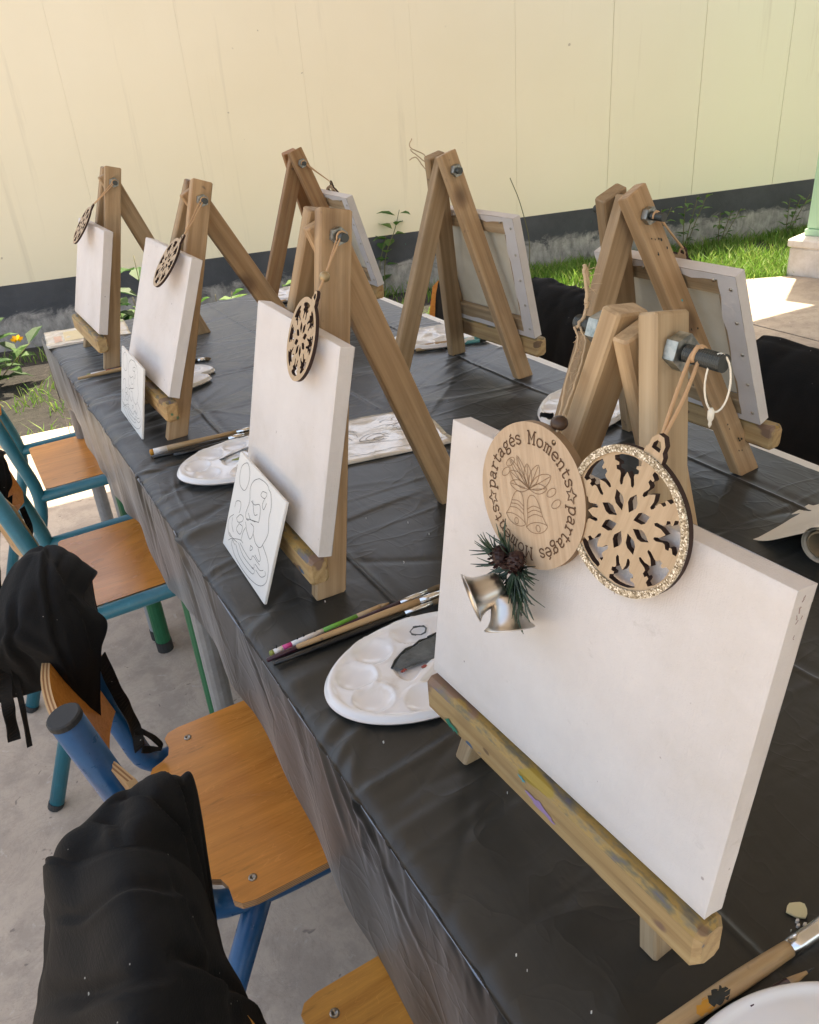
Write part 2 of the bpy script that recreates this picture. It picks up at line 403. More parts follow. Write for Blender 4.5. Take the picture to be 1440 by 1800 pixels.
n = N(M['paint_grey']); d = n.noise(n.coords(), 60, 4, 0.6); n.color(n.ramp(d, [(0.35, (0.05, 0.06, 0.062)), (0.7, (0.11, 0.125, 0.13))])); n.bump(d, 0.5, 0.003)
M['paint_dark'] = mat('dried_black_paint', (0.012, 0.015, 0.013), 0.5)
M['paint_red'] = mat('dried_red_paint', (0.28, 0.05, 0.04), 0.5)
M['paint_green'] = mat('olive_paint', (0.22, 0.26, 0.06), 0.5)
M['paint_cream'] = mat('pale_yellow_paint', (0.66, 0.62, 0.40), 0.5)
M['handle_natural'] = wood_mat('brush_handle_wood', (0.40, 0.25, 0.12), (0.50, 0.34, 0.18), (0.57, 0.40, 0.23), 0.45, 0.9)
M['handle_black'] = mat('black_lacquer', (0.012, 0.012, 0.012), 0.3)
M['handle_plum'] = mat('plum_lacquer', (0.045, 0.012, 0.022), 0.35)
M['handle_green'] = mat('green_lacquer', (0.13, 0.38, 0.045), 0.4)
M['handle_white'] = mat('white_lacquer', (0.72, 0.70, 0.68), 0.4)
M['handle_pink'] = mat('pink_lacquer', (0.62, 0.06, 0.25), 0.4)
M['bristle'] = mat('brush_bristles', (0.16, 0.11, 0.06), 0.8)
M['graphite'] = mat('graphite', (0.03, 0.03, 0.03), 0.4)
M['stain_teal'] = mat('dried_turquoise_paint', (0.10, 0.36, 0.38), 0.5)
M['stain_orange'] = mat('dried_orange_paint', (0.50, 0.22, 0.02), 0.5)
M['stain_red'] = mat('faded_red_paint', (0.40, 0.11, 0.08), 0.8)
M['scuff'] = mat('dark_scuffs', (0.34, 0.24, 0.22), 0.9)
M['stain_lilac'] = mat('dried_lilac_paint', (0.36, 0.24, 0.42), 0.6)
M['stain_sea'] = mat('dried_sea_green_paint', (0.015, 0.19, 0.12), 0.6)

# ------------------------------------------------------------------ object helpers
WM = {}            # world matrix of every empty / part, by object name

def tag(o, label=None, cat=None, group=None, kind=None):
    if label: o['label'] = label
    if cat: o['category'] = cat
    if group: o['group'] = group
    if kind: o['kind'] = kind
    return o

def thing(name, label, cat, loc=(0, 0, 0), rz=0.0, group=None):
    o = bpy.data.objects.new(name, None)
    COL.objects.link(o)
    o.empty_display_size = 0.05
    m = Matrix.Translation(V(loc)) @ Matrix.Rotation(rz, 4, 'Z')
    o.matrix_basis = m
    WM[o.name] = m
    return tag(o, label, cat, group)

def obj(name, mesh, parent=None, world=None):
    """link a mesh; world = its world matrix"""
    o = bpy.data.objects.new(name, mesh)
    COL.objects.link(o)
    world = world if world is not None else Matrix()
    WM[o.name] = world
    if parent is not None:
        o.parent = parent
        o.matrix_basis = WM[parent.name].inverted() @ world
    else:
        o.matrix_basis = world
    return o

def mesh(name, verts, faces, mats, smooth=False, fmat=None):
    me = bpy.data.meshes.new(name)
    me.from_pydata([tuple(v) for v in verts], [], faces)
    for m_ in (mats if isinstance(mats, (list, tuple)) else [mats]):
        me.materials.append(m_)
    if fmat is not None:
        me.polygons.foreach_set('material_index', fmat)
    if smooth:
        me.polygons.foreach_set('use_smooth', [True] * len(me.polygons))
    me.update()
    return me

def part(name, vf, mats, parent=None, world=None, smooth=False, fmat=None, local=None):
    """mesh part: vertices given in world space unless 'world' (its own matrix) is given"""
    vs, fs = vf
    if world is None:
        if local is None:
            # put the origin at the centre of the part
            a = np.array([tuple(v) for v in vs]); c = (a.min(0) + a.max(0)) / 2
            world = Matrix.Translation(V(c.tolist()))
            vs = (a - c).tolist()
        else:
            world = local
            inv = local.inverted()
            vs = [inv @ V(v) for v in vs]
    return obj(name, mesh(name, vs, fs, mats, smooth, fmat), parent, world)

def frame_z(p0, p1, xhint):
    """matrix with local Z along p0->p1, X close to xhint, origin p0"""
    z = (V(p1) - V(p0)).normalized()
    x = V(xhint) - z * V(xhint).dot(z); x.normalize()
    y = z.cross(x)
    return Matrix(((x.x, y.x, z.x, p0[0]), (x.y, y.y, z.y, p0[1]), (x.z, y.z, z.z, p0[2]), (0, 0, 0, 1)))

def axes(o, x, y, z):
    return Matrix(((x[0], y[0], z[0], o[0]), (x[1], y[1], z[1], o[1]), (x[2], y[2], z[2], o[2]), (0, 0, 0, 1)))

def box(x0, x1, y0, y1, z0, z1, c=0.0):
    if c <= 0:
        vs = [(x, y, z) for z in (z0, z1) for y in (y0, y1) for x in (x0, x1)]
        return vs, [(0, 2, 3, 1), (4, 5, 7, 6), (0, 1, 5, 4), (2, 6, 7, 3), (0, 4, 6, 2), (1, 3, 7, 5)]
    # chamfered box through rings
    prof = [(x0 + c, y0), (x1 - c, y0), (x1, y0 + c), (x1, y1 - c), (x1 - c, y1), (x0 + c, y1), (x0, y1 - c), (x0, y0 + c)]
    cx_, cy_ = (x0 + x1) / 2, (y0 + y1) / 2
    def shr(p):
        return (p[0] + (c if p[0] < cx_ else -c) * 0.8, p[1] + (c if p[1] < cy_ else -c) * 0.8)
    rings = [([shr(p) for p in prof], z0), (prof, z0 + c), (prof, z1 - c), ([shr(p) for p in prof], z1)]
    vs = [(p[0], p[1], z) for r, z in rings for p in r]
    fs = [tuple(range(7, -1, -1)), tuple(range(24, 32))]
    for k in range(3):
        for i in range(8):
            j = (i + 1) % 8
            fs.append((k * 8 + i, k * 8 + j, k * 8 + 8 + j, k * 8 + 8 + i))
    return vs, fs

def join(*vfs):
    vs, fs = [], []
    for v, f in vfs:
        o = len(vs); vs += [tuple(x) for x in v]; fs += [tuple(i + o for i in q) for q in f]
    return vs, fs

def tube(pts, r, seg=10, caps=True):
    pts = [V(p) for p in pts]
    rs = r if isinstance(r, (list, tuple)) else [r] * len(pts)
    vs, fs = [], []
    prev = None
    for i, p in enumerate(pts):
        a = pts[max(i - 1, 0)]; b = pts[min(i + 1, len(pts) - 1)]
        t = (b - a).normalized()
        if prev is None:
            u = t.cross(V((0, 0, 1)))
            if u.length < 0.1: u = t.cross(V((1, 0, 0)))
        else:
            u = prev - t * prev.dot(t)
        u.normalize(); prev = u
        w = t.cross(u)
        for k in range(seg):
            a_ = 2 * math.pi * k / seg
            vs.append(p + (u * math.cos(a_) + w * math.sin(a_)) * rs[i])
    for i in range(len(pts) - 1):
        for k in range(seg):
            l = (k + 1) % seg
            fs.append((i * seg + k, i * seg + l, (i + 1) * seg + l, (i + 1) * seg + k))
    if caps:
        fs.append(tuple(range(seg - 1, -1, -1)))
        fs.append(tuple(range((len(pts) - 1) * seg, len(pts) * seg)))
    return vs, fs

def bend(pts, rad=0.04, n=6):
    """round the inner corners of a polyline"""
    pts = [V(p) for p in pts]
    out = [pts[0]]
    for i in range(1, len(pts) - 1):
        a, b, c = pts[i - 1], pts[i], pts[i + 1]
        d1 = min(rad, (a - b).length * 0.45); d2 = min(rad, (c - b).length * 0.45)
        s = b + (a - b).normalized() * d1; e = b + (c - b).normalized() * d2
        for k in range(n + 1):
            t = k / n
            out.append(s * (1 - t) ** 2 + b * 2 * t * (1 - t) + e * t * t)
    out.append(pts[-1])
    return out

def spline(pts, n=8):
    pts = [V(p) for p in pts]
    P = [pts[0] * 2 - pts[1]] + pts + [pts[-1] * 2 - pts[-2]]
    out = []
    for i in range(1, len(P) - 2):
        for k in range(n):
            t = k / n
            p0, p1, p2, p3 = P[i - 1], P[i], P[i + 1], P[i + 2]
            out.append(0.5 * ((2 * p1) + (p2 - p0) * t + (2 * p0 - 5 * p1 + 4 * p2 - p3) * t * t + (3 * p1 - p0 - 3 * p2 + p3) * t ** 3))
    out.append(pts[-1])
    return out

def lathe(profile, seg=24):
    """profile [(r, z)] around local Z"""
    vs, fs = [], []
    for r, z in profile:
        for k in range(seg):
            a = 2 * math.pi * k / seg
            vs.append((r * math.cos(a), r * math.sin(a), z))
    for i in range(len(profile) - 1):
        for k in range(seg):
            l = (k + 1) % seg
            fs.append((i * seg + k, i * seg + l, (i + 1) * seg + l, (i + 1) * seg + k))
    fs.append(tuple(range(seg - 1, -1, -1)))
    fs.append(tuple(range((len(profile) - 1) * seg, len(profile) * seg)))
    return vs, fs

def ball(c, r, seg=12, rings=8, sq=1.0):
    vs, fs = lathe([(max(r * math.sin(math.pi * i / rings), 1e-5), -r * sq * math.cos(math.pi * i / rings)) for i in range(rings + 1)], seg)
    return [(v[0] + c[0], v[1] + c[1], v[2] + c[2]) for v in vs], fs

def prism(poly, z0, z1):
    n_ = len(poly)
    vs = [(p[0], p[1], z0) for p in poly] + [(p[0], p[1], z1) for p in poly]
    fs = [tuple(range(n_ - 1, -1, -1)), tuple(range(n_, 2 * n_))]
    for i in range(n_):
        j = (i + 1) % n_
        fs.append((i, j, n_ + j, n_ + i))
    return vs, fs

def ribbon(pts, w, z=0.0):
    """flat ribbon in the XY plane along a polyline, slightly raised at z"""
    pts = [V((p[0], p[1], z)) for p in pts]
    vs, fs = [], []
    for i, p in enumerate(pts):
        a = pts[max(i - 1, 0)]; b = pts[min(i + 1, len(pts) - 1)]
        t = (b - a)
        if t.length < 1e-9: t = V((1, 0, 0))
        t.normalize()
        nrm = V((-t.y, t.x, 0)) * (w / 2)
        vs += [p + nrm, p - nrm]
    for i in range(len(pts) - 1):
        fs.append((2 * i, 2 * i + 1, 2 * i + 3, 2 * i + 2))
    return vs, fs

def flat_shape(outer, holes, thick):
    """plate with holes (local XY, centred on z) as a mesh: front/back material 0, cut edges 1"""
    cu = bpy.data.curves.new('plate_outline', 'CURVE')
    cu.dimensions = '2D'; cu.fill_mode = 'BOTH'; cu.extrude = thick / 2
    for poly in [outer] + holes:
        s = cu.splines.new('POLY'); s.points.add(len(poly) - 1)
        for p, q in zip(s.points, poly): p.co = (q[0], q[1], 0, 1)
        s.use_cyclic_u = True
    o = bpy.data.objects.new('plate_outline', cu)
    COL.objects.link(o)
    dg = bpy.context.evaluated_depsgraph_get()
    me = bpy.data.meshes.new_from_object(o.evaluated_get(dg))
    bpy.data.objects.remove(o); bpy.data.curves.remove(cu)
    me.materials.clear()
    return me

def two_mats(me, a, b):
    me.materials.clear(); me.materials.append(a); me.materials.append(b)
    me.polygons.foreach_set('material_index', [0 if abs(p.normal.z) > 0.5 else 1 for p in me.polygons])
    me.polygons.foreach_set('use_smooth', [False] * len(me.polygons))
    me.update()
    return me

def circle(r, n_=48, cx=0, cy=0):
    return [(cx + r * math.cos(2 * math.pi * i / n_), cy + r * math.sin(2 * math.pi * i / n_)) for i in range(n_)]

def grid_surface(ctrl, nu, nv):
    """Catmull-Rom surface through a control grid"""
    rows = [spline(r, nv) for r in ctrl]
    cols = [spline([r[j] for r in rows], nu) for j in range(len(rows[0]))]
    W, H = len(cols), len(cols[0])
    vs = [cols[j][i] for i in range(H) for j in range(W)]
    fs = [(i * W + j, i * W + j + 1, (i + 1) * W + j + 1, (i + 1) * W + j) for i in range(H - 1) for j in range(W - 1)]
    return vs, fs, W, H

T = 0.73
# ------------------------------------------------------------------ ground, slab, roof
vs, fs = [], []
soil = part('soil', ([(-60, -60, -0.05), (60, -60, -0.05), (60, 60, -0.05), (-60, 60, -0.05)], [(0, 1, 2, 3)]), M['soil'], world=Matrix())
tag(soil, 'dark volcanic soil ground around the sheltered floor', kind='structure')
EX = [-7, 3.3, 3.45, 3.95, 4.25, 4.5, 6.0, 9.5]
EY = [3.78 + 0.118 * 7.1, 3.40, 3.58, 3.57, 3.38, 3.24, 3.0, 2.7]
def edge_y(x): return float(np.interp(x, EX, EY))
XJ = 3.533
for x0, x1 in ((-7.0, XJ - 0.006), (XJ + 0.006, 9.5)):
    nseg = 60
    poly = [(x0, -7.0), (x1, -7.0)] + [(x1 + (x0 - x1) * i / nseg, edge_y(x1 + (x0 - x1) * i / nseg)) for i in range(nseg + 1)]
    f = part('concrete_floor', prism(poly, -0.12, 0.0), M['concrete'], world=Matrix())
    tag(f, 'worn grey concrete floor slab under the shelter', kind='structure')
g = part('floor_joint', box(XJ - 0.006, XJ + 0.006, -7, 3.55, -0.11, -0.012), M['gap'], world=Matrix())
tag(g, 'dark expansion joint between floor slabs', kind='structure')
rp = [(-0.6, -4.2), (9.5, -4.2), (9.5, 3.37 - 0.05 * 9.5), (-0.6, 3.37 + 0.05 * 0.6)]
r = part('roof', prism(rp, 2.45, 2.58), M['roofmat'], world=Matrix())
tag(r, 'flat whitewashed roof of the open shelter', kind='structure')

# ------------------------------------------------------------------ wall
WO = V((0.283, 5.453, 0)); WD = V((0.97193672, -0.23524247, 0)); WNRM = V((0.23524247, 0.97193672, 0))
WMAT = axes(WO, WD, WNRM, (0, 0, 1))
wall = thing('boundary_wall', 'long cream panelled wall with a charcoal painted base behind the table', 'wall', WO, math.atan2(WD.y, WD.x))
PW = 0.664
WH = 1.95
for k in range(-6, 14):
    s0 = 3.275 + (k - 5) * PW
    gap = 0.0020 if k >= 6 else (0.0012 if k == 5 else 0.00035)
    vs, fs = box(s0 + gap, s0 + PW - gap, 0.0, 0.10, 0.332, WH, 0.0)
    pm = mesh('wall_panel', vs, fs, M['cream'])
    obj('wall_panel', pm, wall, WMAT)
vs, fs = box(3.275 - 11 * PW, 3.275 + 9 * PW, 0.012, 0.095, 0.30, WH - 0.01)
obj('panel_backing', mesh('panel_backing', vs, fs, M['seam']), wall, WMAT)
vs, fs = box(3.275 - 11 * PW, 3.275 + 9 * PW, -0.004, 0.11, -0.10, 0.330)
obj('painted_base', mesh('painted_base', vs, fs, M['charcoal']), wall, WMAT)

# ------------------------------------------------------------------ pillar
pil = thing('shelter_pillar', 'pale mint green pillar on a white square plinth at the grass edge', 'pillar', (4.45, 3.31, 0), math.atan2(0.23, 0.97))
PMX = WM[pil.name].copy()
for nm, (x0, x1, y0, y1, z0, z1, c), mt in (('plinth', (0.012, 0.46, -0.46, -0.012, -0.05, 0.165, 0.012), 'plinth'), ('plinth_cap', (0.0, 0.475, -0.475, 0.0, 0.165, 0.212, 0.008), 'plinth'), ('shaft_foot', (0.128, 0.392, -0.322, -0.038, 0.212, 0.25, 0.004), 'mint'), ('shaft', (0.135, 0.385, -0.315, -0.045, 0.25, 2.45, 0.01), 'mint')):
    obj(nm, mesh(nm, *box(x0, x1, y0, y1, z0, z1, c), M[mt]), pil, PMX)

# ------------------------------------------------------------------ grass and weeds
def blades(spots, hmin, hmax, w0, name, label, material=None, lean=0.6):
    vs, fs = [], []
    for x, y in spots:
        h = random.uniform(hmin, hmax) * random.uniform(0.6, 1.0)
        a = random.uniform(0, 2 * math.pi); b = random.uniform(0, 2 * math.pi)
        l = h * random.uniform(0.1, lean); w = w0 * random.uniform(0.6, 1.3)
        dx, dy = math.cos(a) * w, math.sin(a) * w
        ex, ey = math.cos(b) * l, math.sin(b) * l
        z = -0.05
        o = len(vs)
        vs += [(x - dx, y - dy, z), (x + dx, y + dy, z), (x + ex * 0.35 + dx * 0.8, y + ey * 0.35 + dy * 0.8, z + h * 0.62), (x + ex * 0.35 - dx * 0.8, y + ey * 0.35 - dy * 0.8, z + h * 0.62), (x + ex, y + ey, z + h)]
        fs += [(o, o + 1, o + 2, o + 3), (o + 3, o + 2, o + 4)]
    o = part(name, (vs, fs), material or M['grass'], world=Matrix())
    return tag(o, label, 'grass' if name == 'grass' else None, kind='stuff')
def wall_y(x):
    s = (x - WO.x) / WD.x
    return WO.y + WD.y * s
def fnoise(x, y, s, o=0): return noise.noise(V((x * s + o, y * s, o)))
spots = []
tries = 0
while len(spots) < 26000 and tries < 200000:
    tries += 1
    x = random.uniform(2.4, 7.5)
    y0, y1 = edge_y(x) + 0.01, wall_y(x) - 0.03
    y = random.uniform(y0, max(y1, y0 + 0.05))
    d = 0.22 + 1.0 * fnoise(x, y, 2.1, 3.3) + 0.5 * fnoise(x, y, 7.0, 1.3) + (0.42 if x > 3.35 else -0.15 + 0.3 * (x - 2.4))
    if y > y1 - 0.12: d += 0.25
    if y < y0 + 0.12 and x > 3.6: d += 0.3
    if random.random() < d: spots.append((x, y))
blades(spots, 0.05, 0.125, 0.0034, 'grass', 'bright green tufty grass between wall and concrete', lean=0.9)
spots = []
for _ in range(70):
    cx_ = random.uniform(-2.0, 2.4); cy_ = random.uniform(edge_y(cx_) + 0.02, wall_y(cx_) - 0.3)
    if fnoise(cx_, cy_, 1.3, 8) < -0.12: continue
    for _ in range(random.randint(12, 40)):
        spots.append((random.gauss(cx_, 0.05), max(random.gauss(cy_, 0.04), edge_y(cx_) + 0.01)))
for _ in range(500):
    x = random.uniform(-2, 2.4); spots.append((x, edge_y(x) + abs(random.gauss(0.02, 0.05))))
for _ in range(900):
    x = random.uniform(2.2, 7); spots.append((x, wall_y(x) - abs(random.gauss(0.03, 0.03))))
o = blades(spots, 0.05, 0.12, 0.0032, 'weed_tufts', 'sparse low weeds growing out of the dark soil', lean=1.3)

def plant(name, label, base, stems, material, leaf_len, leaf_w, group=None, cat='plant', flowers=()):
    t = thing(name, label, cat, base, 0, group)
    sv, lv = [], []
    for pts, nleaf in stems:
        P = spline([V(base) + V(p) for p in pts], 6)
        sv.append(tube(P, [0.004 * (1 - 0.6 * i / len(P)) for i in range(len(P))], 6))
        for k in range(nleaf):
            u = 0.25 + 0.75 * (k + 0.5) / nleaf
            i = min(int(u * (len(P) - 1)), len(P) - 2)
            p = P[i]
            a = k * 2.4 + random.uniform(-0.5, 0.5)
            d = V((math.cos(a), math.sin(a), random.uniform(-0.15, 0.75))).normalized()
            side = d.cross(V((0, 0, 1))).normalized()
            upv = side.cross(d)
            L = leaf_len * random.uniform(0.6, 1.15); W = leaf_w * random.uniform(0.8, 1.2)
            s = p + d * L * 0.15
            ptsl = [s, s + d * L * 0.35 + side * W / 2 + upv * W * 0.18, s + d * L * 0.72 + side * W * 0.34 + upv * W * 0.05, s + d * L - upv * L * 0.15, s + d * L * 0.72 - side * W * 0.34 + upv * W * 0.05, s + d * L * 0.35 - side * W / 2 + upv * W * 0.18, s + d * L * 0.4 - upv * W * 0.02, s + d * L * 0.74 - upv * W * 0.06]
            lv.append((ptsl, [(0, 1, 6), (1, 2, 7, 6), (2, 3, 7), (0, 6, 5), (5, 6, 7, 4), (4, 7, 3)]))
    part('stem', join(*sv), M['stem'], t, smooth=True)
    part('foliage', join(*lv), material, t)
    for p, mt, sz in flowers:
        fl = []
        c = V(base) + V(p)
        for k in range(6):
            a = k * math.pi / 3
            d = V((math.cos(a), math.sin(a) * 0.6, 0.4 + 0.4 * math.sin(a))); s_ = d.cross(V((0, 1, 0.3))).normalized() * 0.35
            fl.append(([c, c + (d * 0.6 + s_) * sz, c + d * sz, c + (d * 0.6 - s_) * sz], [(0, 1, 2, 3)]))
        part('flower', join(*fl), mt, t)
    return t
# tall weed beside the far right-hand easel
plant('tall_weed', 'tall leafy weed standing against the cream wall behind the middle easels', (2.50, 4.84, -0.05), [([(0, 0, 0), (0.02, -0.01, 0.25), (0.10, -0.02, 0.42), (0.14, -0.03, 0.54)], 11), ([(0, 0, 0), (-0.02, 0.0, 0.2), (0.03, -0.03, 0.40)], 5)], M['leaf'], 0.11, 0.062)
plant('flowering_shrub', 'low leafy shrub with a small yellow flower by the wall base', (0.06, 4.75, -0.05), [([(0, 0, 0), (0.03, 0, 0.18), (0.10, -0.02, 0.34)], 9), ([(0, 0, 0), (-0.05, 0.05, 0.2), (-0.08, 0.0, 0.32)], 9), ([(0, 0, 0), (0.12, -0.06, 0.12), (0.24, -0.08, 0.22)], 9), ([(0, 0, 0), (0.0, -0.12, 0.1), (0.05, -0.2, 0.2)], 7)], M['leaf_dark'], 0.13, 0.075, flowers=[((0.185, -0.06, 0.24), M['flower'], 0.034)])
plant('leafy_bush', 'dense green bush behind the leftmost easel', (0.86, 4.35, -0.05), [([(0, 0, 0), (dx_, dy_, 0.22), (dx_ * 1.5, dy_ * 1.3, h_)], 13) for dx_, dy_, h_ in ((0, 0, 0.62), (-0.10, 0.02, 0.52), (0.09, -0.03, 0.50), (-0.05, -0.1, 0.45), (0.14, 0.05, 0.40), (0.03, -0.12, 0.34), (-0.14, -0.05, 0.38))], M['leaf_dark'], 0.14, 0.09)
for i, (bx_, by_) in enumerate(((1.30, 4.62), (1.52, 4.50), (1.74, 4.72), (1.98, 4.60))):
    plant('low_weed', ('broad leaved weed between the two left easels', 'second broad leaved weed just right of the first, at the table edge', 'leafy weed behind the sloping rear leg of the left easel', 'leafy weed near the wall left of the tall middle easel')[i], (bx_, by_, -0.05), [([(0, 0, 0), (dx_, dy_, 0.12), (dx_ * 1.8, dy_ * 1.6, 0.24 + 0.07 * random.random())], 6) for dx_, dy_ in ((0, -0.02), (-0.06, 0.01), (0.06, 0.0), (0.02, -0.07))], M['leaf'], 0.12, 0.08, 'broad leaved weeds along the wall')
wx = [(4.35, 0.34), (4.62, 0.40), (4.9, 0.27), (5.45, 0.30), (3.2, 0.22)]
wl = ('slender weed in front of the charcoal base behind the near easel', 'taller branching weed in front of the charcoal base', 'small weed rooted at the crumbling wall base', 'weed beside the mint green pillar', 'little weed growing at the wall foot beside the middle easel')
for i, (x, h_) in enumerate(wx):
    plant('wall_weed', wl[i], (x, wall_y(x) - 0.13, -0.05), [([(0, 0, 0), (dx_ * 0.5, -0.01, h_ * 0.5), (dx_, -0.03, h_)], 8) for dx_ in (-0.05, 0.07, 0.16)], M['leaf'], 0.075, 0.035, 'weeds at the wall base')
t = thing('dry_stalk', 'thin dry stalk rising in front of the cream wall', 'plant', (3.42, 4.5, -0.05))
part('stem', tube(spline([(3.42, 4.5, -0.05), (3.43, 4.5, 0.2), (3.36, 4.5, 0.45), (3.28, 4.5, 0.62)], 6), 0.0028, 5), M['stem'], t)

# ------------------------------------------------------------------ tables
def desk(y0, y1, pm, label):
    t = thing('school_table', label, 'table', (0.65, (y0 + y1) / 2, 0), 0, 'school tables pushed end to end')
    part('tabletop', box(0.20, 1.104, y0, y1, 0.700, 0.7225, 0.002), M['laminate'], t)
    part('frame', join(box(0.235, 1.065, y0 + 0.03, y0 + 0.055, 0.66, 0.6995), box(0.235, 1.065, y1 - 0.055, y1 - 0.03, 0.66, 0.6995), box(0.215, 0.24, y0 + 0.05, y1 - 0.05, 0.66, 0.6995), box(1.06, 1.085, y0 + 0.05, y1 - 0.05, 0.66, 0.6995)), pm, t)
    for x in (0.2215, 1.075):
        for y in (y0 + 0.024, y1 - 0.024):
            l = part('leg', tube([(x, y, 0.028), (x, y, 0.66)], 0.0195, 14), pm, t, smooth=False)
            part('foot_cap', tube([(x, y, 0.0), (x, y, 0.03)], 0.0212, 14), M['rubber'], l)
desk(0.02, 1.272, M['grey'], 'long grey legged school table under the two nearest easels')
desk(1.285, 1.905, M['green'], 'green legged school table in the middle of the row')
desk(1.92, 2.46, M['grey'], 'grey legged school table at the far end by the wall')
desk(-0.62, 0.005, M['grey'], 'grey legged school table below the white palette in the corner')

# ------------------------------------------------------------------ tablecloth
XL, XR, YN, YF = 0.190, 1.068, -0.45, 2.462
na, nb = 300, 640
drop_l, drop_f = 0.235, 0.14
a_ = np.concatenate([np.linspace(-drop_l, 0, 80), np.linspace(0, XR - XL, 330)[1:]])
b_ = np.concatenate([np.linspace(YN, YF, 980), np.linspace(0, drop_f, 28)[1:] + YF])
A, B = np.meshgrid(a_, b_, indexing='ij')
hem = (T - np.interp(B, [-0.5, 0.46, 0.5, 0.59, 0.67, 0.81, 0.88, 0.95, 1.14, 1.24, 1.345, 1.42, 1.53, 1.79, 1.95, 2.17, 2.48], [0.44, 0.44, 0.442, 0.471, 0.493, 0.534, 0.557, 0.56, 0.567, 0.53, 0.504, 0.53, 0.555, 0.518, 0.54, 0.582, 0.55])) / drop_l
A = np.where(A < 0, A * hem, A)
X_ = XL + np.clip(A, 0, None); Y_ = np.clip(B, None, YF)
hh = np.zeros_like(A)
def crease(x0, y0, ang, length, width, amp, curve=0.0):
    global hh
    ca, sa = math.cos(ang), math.sin(ang)
    u = (A + XL - x0) * ca + (B - y0) * sa
    w = -(A + XL - x0) * sa + (B - y0) * ca + curve * u * u
    hh += amp * np.exp(-(w / width) ** 2) * np.exp(-(u / (length * 0.5)) ** 4)
rs = np.random.default_rng(11)
for _ in range(190):
    ang = rs.normal(0.0, 0.35) if rs.random() < 0.62 else rs.uniform(0, math.pi)
    crease(rs.uniform(0.15, 1.1), rs.uniform(-0.3, 2.5), ang, rs.uniform(0.10, 0.50), rs.uniform(0.0028, 0.009), rs.choice([-1, 1]) * rs.uniform(0.0004, 0.0014), rs.uniform(-1.2, 1.2))
for _ in range(45):   # creases running away from the left edge
    crease(0.19 + rs.uniform(-0.02, 0.05), rs.uniform(0.0, 2.4), rs.normal(0.25, 0.3), rs.uniform(0.1, 0.28), rs.uniform(0.006, 0.016), rs.choice([-1, 1]) * rs.uniform(0.001, 0.0028), rs.uniform(-1, 1))
for x in (0.372, 0.664, 0.957):
    crease(x, 1.0, math.pi / 2, 3.4, 0.0030, 0.0026)
    crease(x + 0.012, 1.0, math.pi / 2, 3.4, 0.009, -0.0012)
for k in range(10):
    crease(0.65, -0.28 + 0.307 * k, 0.0, 1.1, 0.003, 0.0006)
for _ in range(26):
    crease(rs.uniform(0.2, 1.0), rs.uniform(0.0, 2.3), rs.normal(0.1, 0.5), rs.uniform(0.3, 0.7), rs.uniform(0.02, 0.045), rs.choice([-1, 1]) * rs.uniform(0.001, 0.003), rs.uniform(-0.5, 0.5))
hh += 0.0012 * np.sin(A * 9 + 3 * np.sin(B * 2.3)) * np.sin(B * 7 + 1.0)
dl = np.clip(-A, 0, None); df = np.clip(B - YF, 0, None)
hh = np.clip(hh, -0.0055, 0.0065)
flat = np.clip(1 - (dl + df) * 40, 0, 1)
edge_round = np.clip(1 - np.minimum(np.clip(A, 0, None), np.clip(YF - B, 0, None)) / 0.02, 0, 1) ** 2 * (dl + df == 0)
Zc = T + 0.0012 + hh * flat - dl - df - 0.006 * edge_round
pl = np.sin(B * 23 + 1.5 * np.sin(B * 5)) * 0.6 + np.sin(B * 41 + 2 * np.sin(B * 3.1)) * 0.4
X_ = X_ - np.where(dl > 0, 0.001 * np.clip(dl * 18, 0, 1) - dl * 0.018 + pl * 0.006 * np.clip(dl / 0.2, 0, 1) + hh * 1.3, 0)
pf = np.sin(A * 27 + 1.0)
Y_ = Y_ + np.where(df > 0, 0.006 * np.clip(df * 18, 0, 1) + pf * 0.012 * np.clip(df / 0.2, 0, 1), 0)
nA, nB = A.shape
verts = np.stack([X_, Y_, Zc], -1).reshape(-1, 3)
ii, jj = np.meshgrid(np.arange(nA - 1), np.arange(nB - 1), indexing='ij')
q = (ii * nB + jj)
faces = np.stack([q, q + nB, q + nB + 1, q + 1], -1).reshape(-1, 4)
me = bpy.data.meshes.new('tablecloth')
me.vertices.add(len(verts)); me.vertices.foreach_set('co', verts.ravel())
me.loops.add(faces.size); me.loops.foreach_set('vertex_index', faces.ravel())
me.polygons.add(len(faces)); me.polygons.foreach_set('loop_start', np.arange(0, faces.size, 4)); me.polygons.foreach_set('loop_total', np.full(len(faces), 4))
me.update(calc_edges=True); me.validate()
me.materials.append(M['cloth'])
me.polygons.foreach_set('use_smooth', [True] * len(me.polygons))
cl = obj('tablecloth', me)
tag(cl, 'creased black plastic tablecloth covering the long row of tables', 'tablecloth')
def cloth_z(x, y): return T + 0.003

# ------------------------------------------------------------------ easels
def lumber(name, p0, p1, xhint, wx_, wy_, parent, material, foot=False, ch=0.0018, top=0.0):
    p0, p1 = V(p0), V(p1)
    fm = frame_z(p0, p1, xhint)
    L = (p1 - p0).length
    vs, fs = box(-wx_ / 2, wx_ / 2, -wy_ / 2, wy_ / 2, 0, L, ch)
    if foot:
        zax = fm.col[2]
        nv = []
        for v in vs:
            v = V(v)
            if v.z < 0.02:
                w = fm @ v
                v.z -= (w.z - (T + 0.0005 + (ch if v.z > 1e-6 else 0))) / zax.z
            nv.append(v)
        vs = nv
    # a little hand-sawn irregularity
    vs = [V(v) + V((random.uniform(-1, 1), random.uniform(-1, 1), 0)) * 0.0006 for v in vs]
    return obj(name, mesh(name, vs, fs, material), parent, fm)

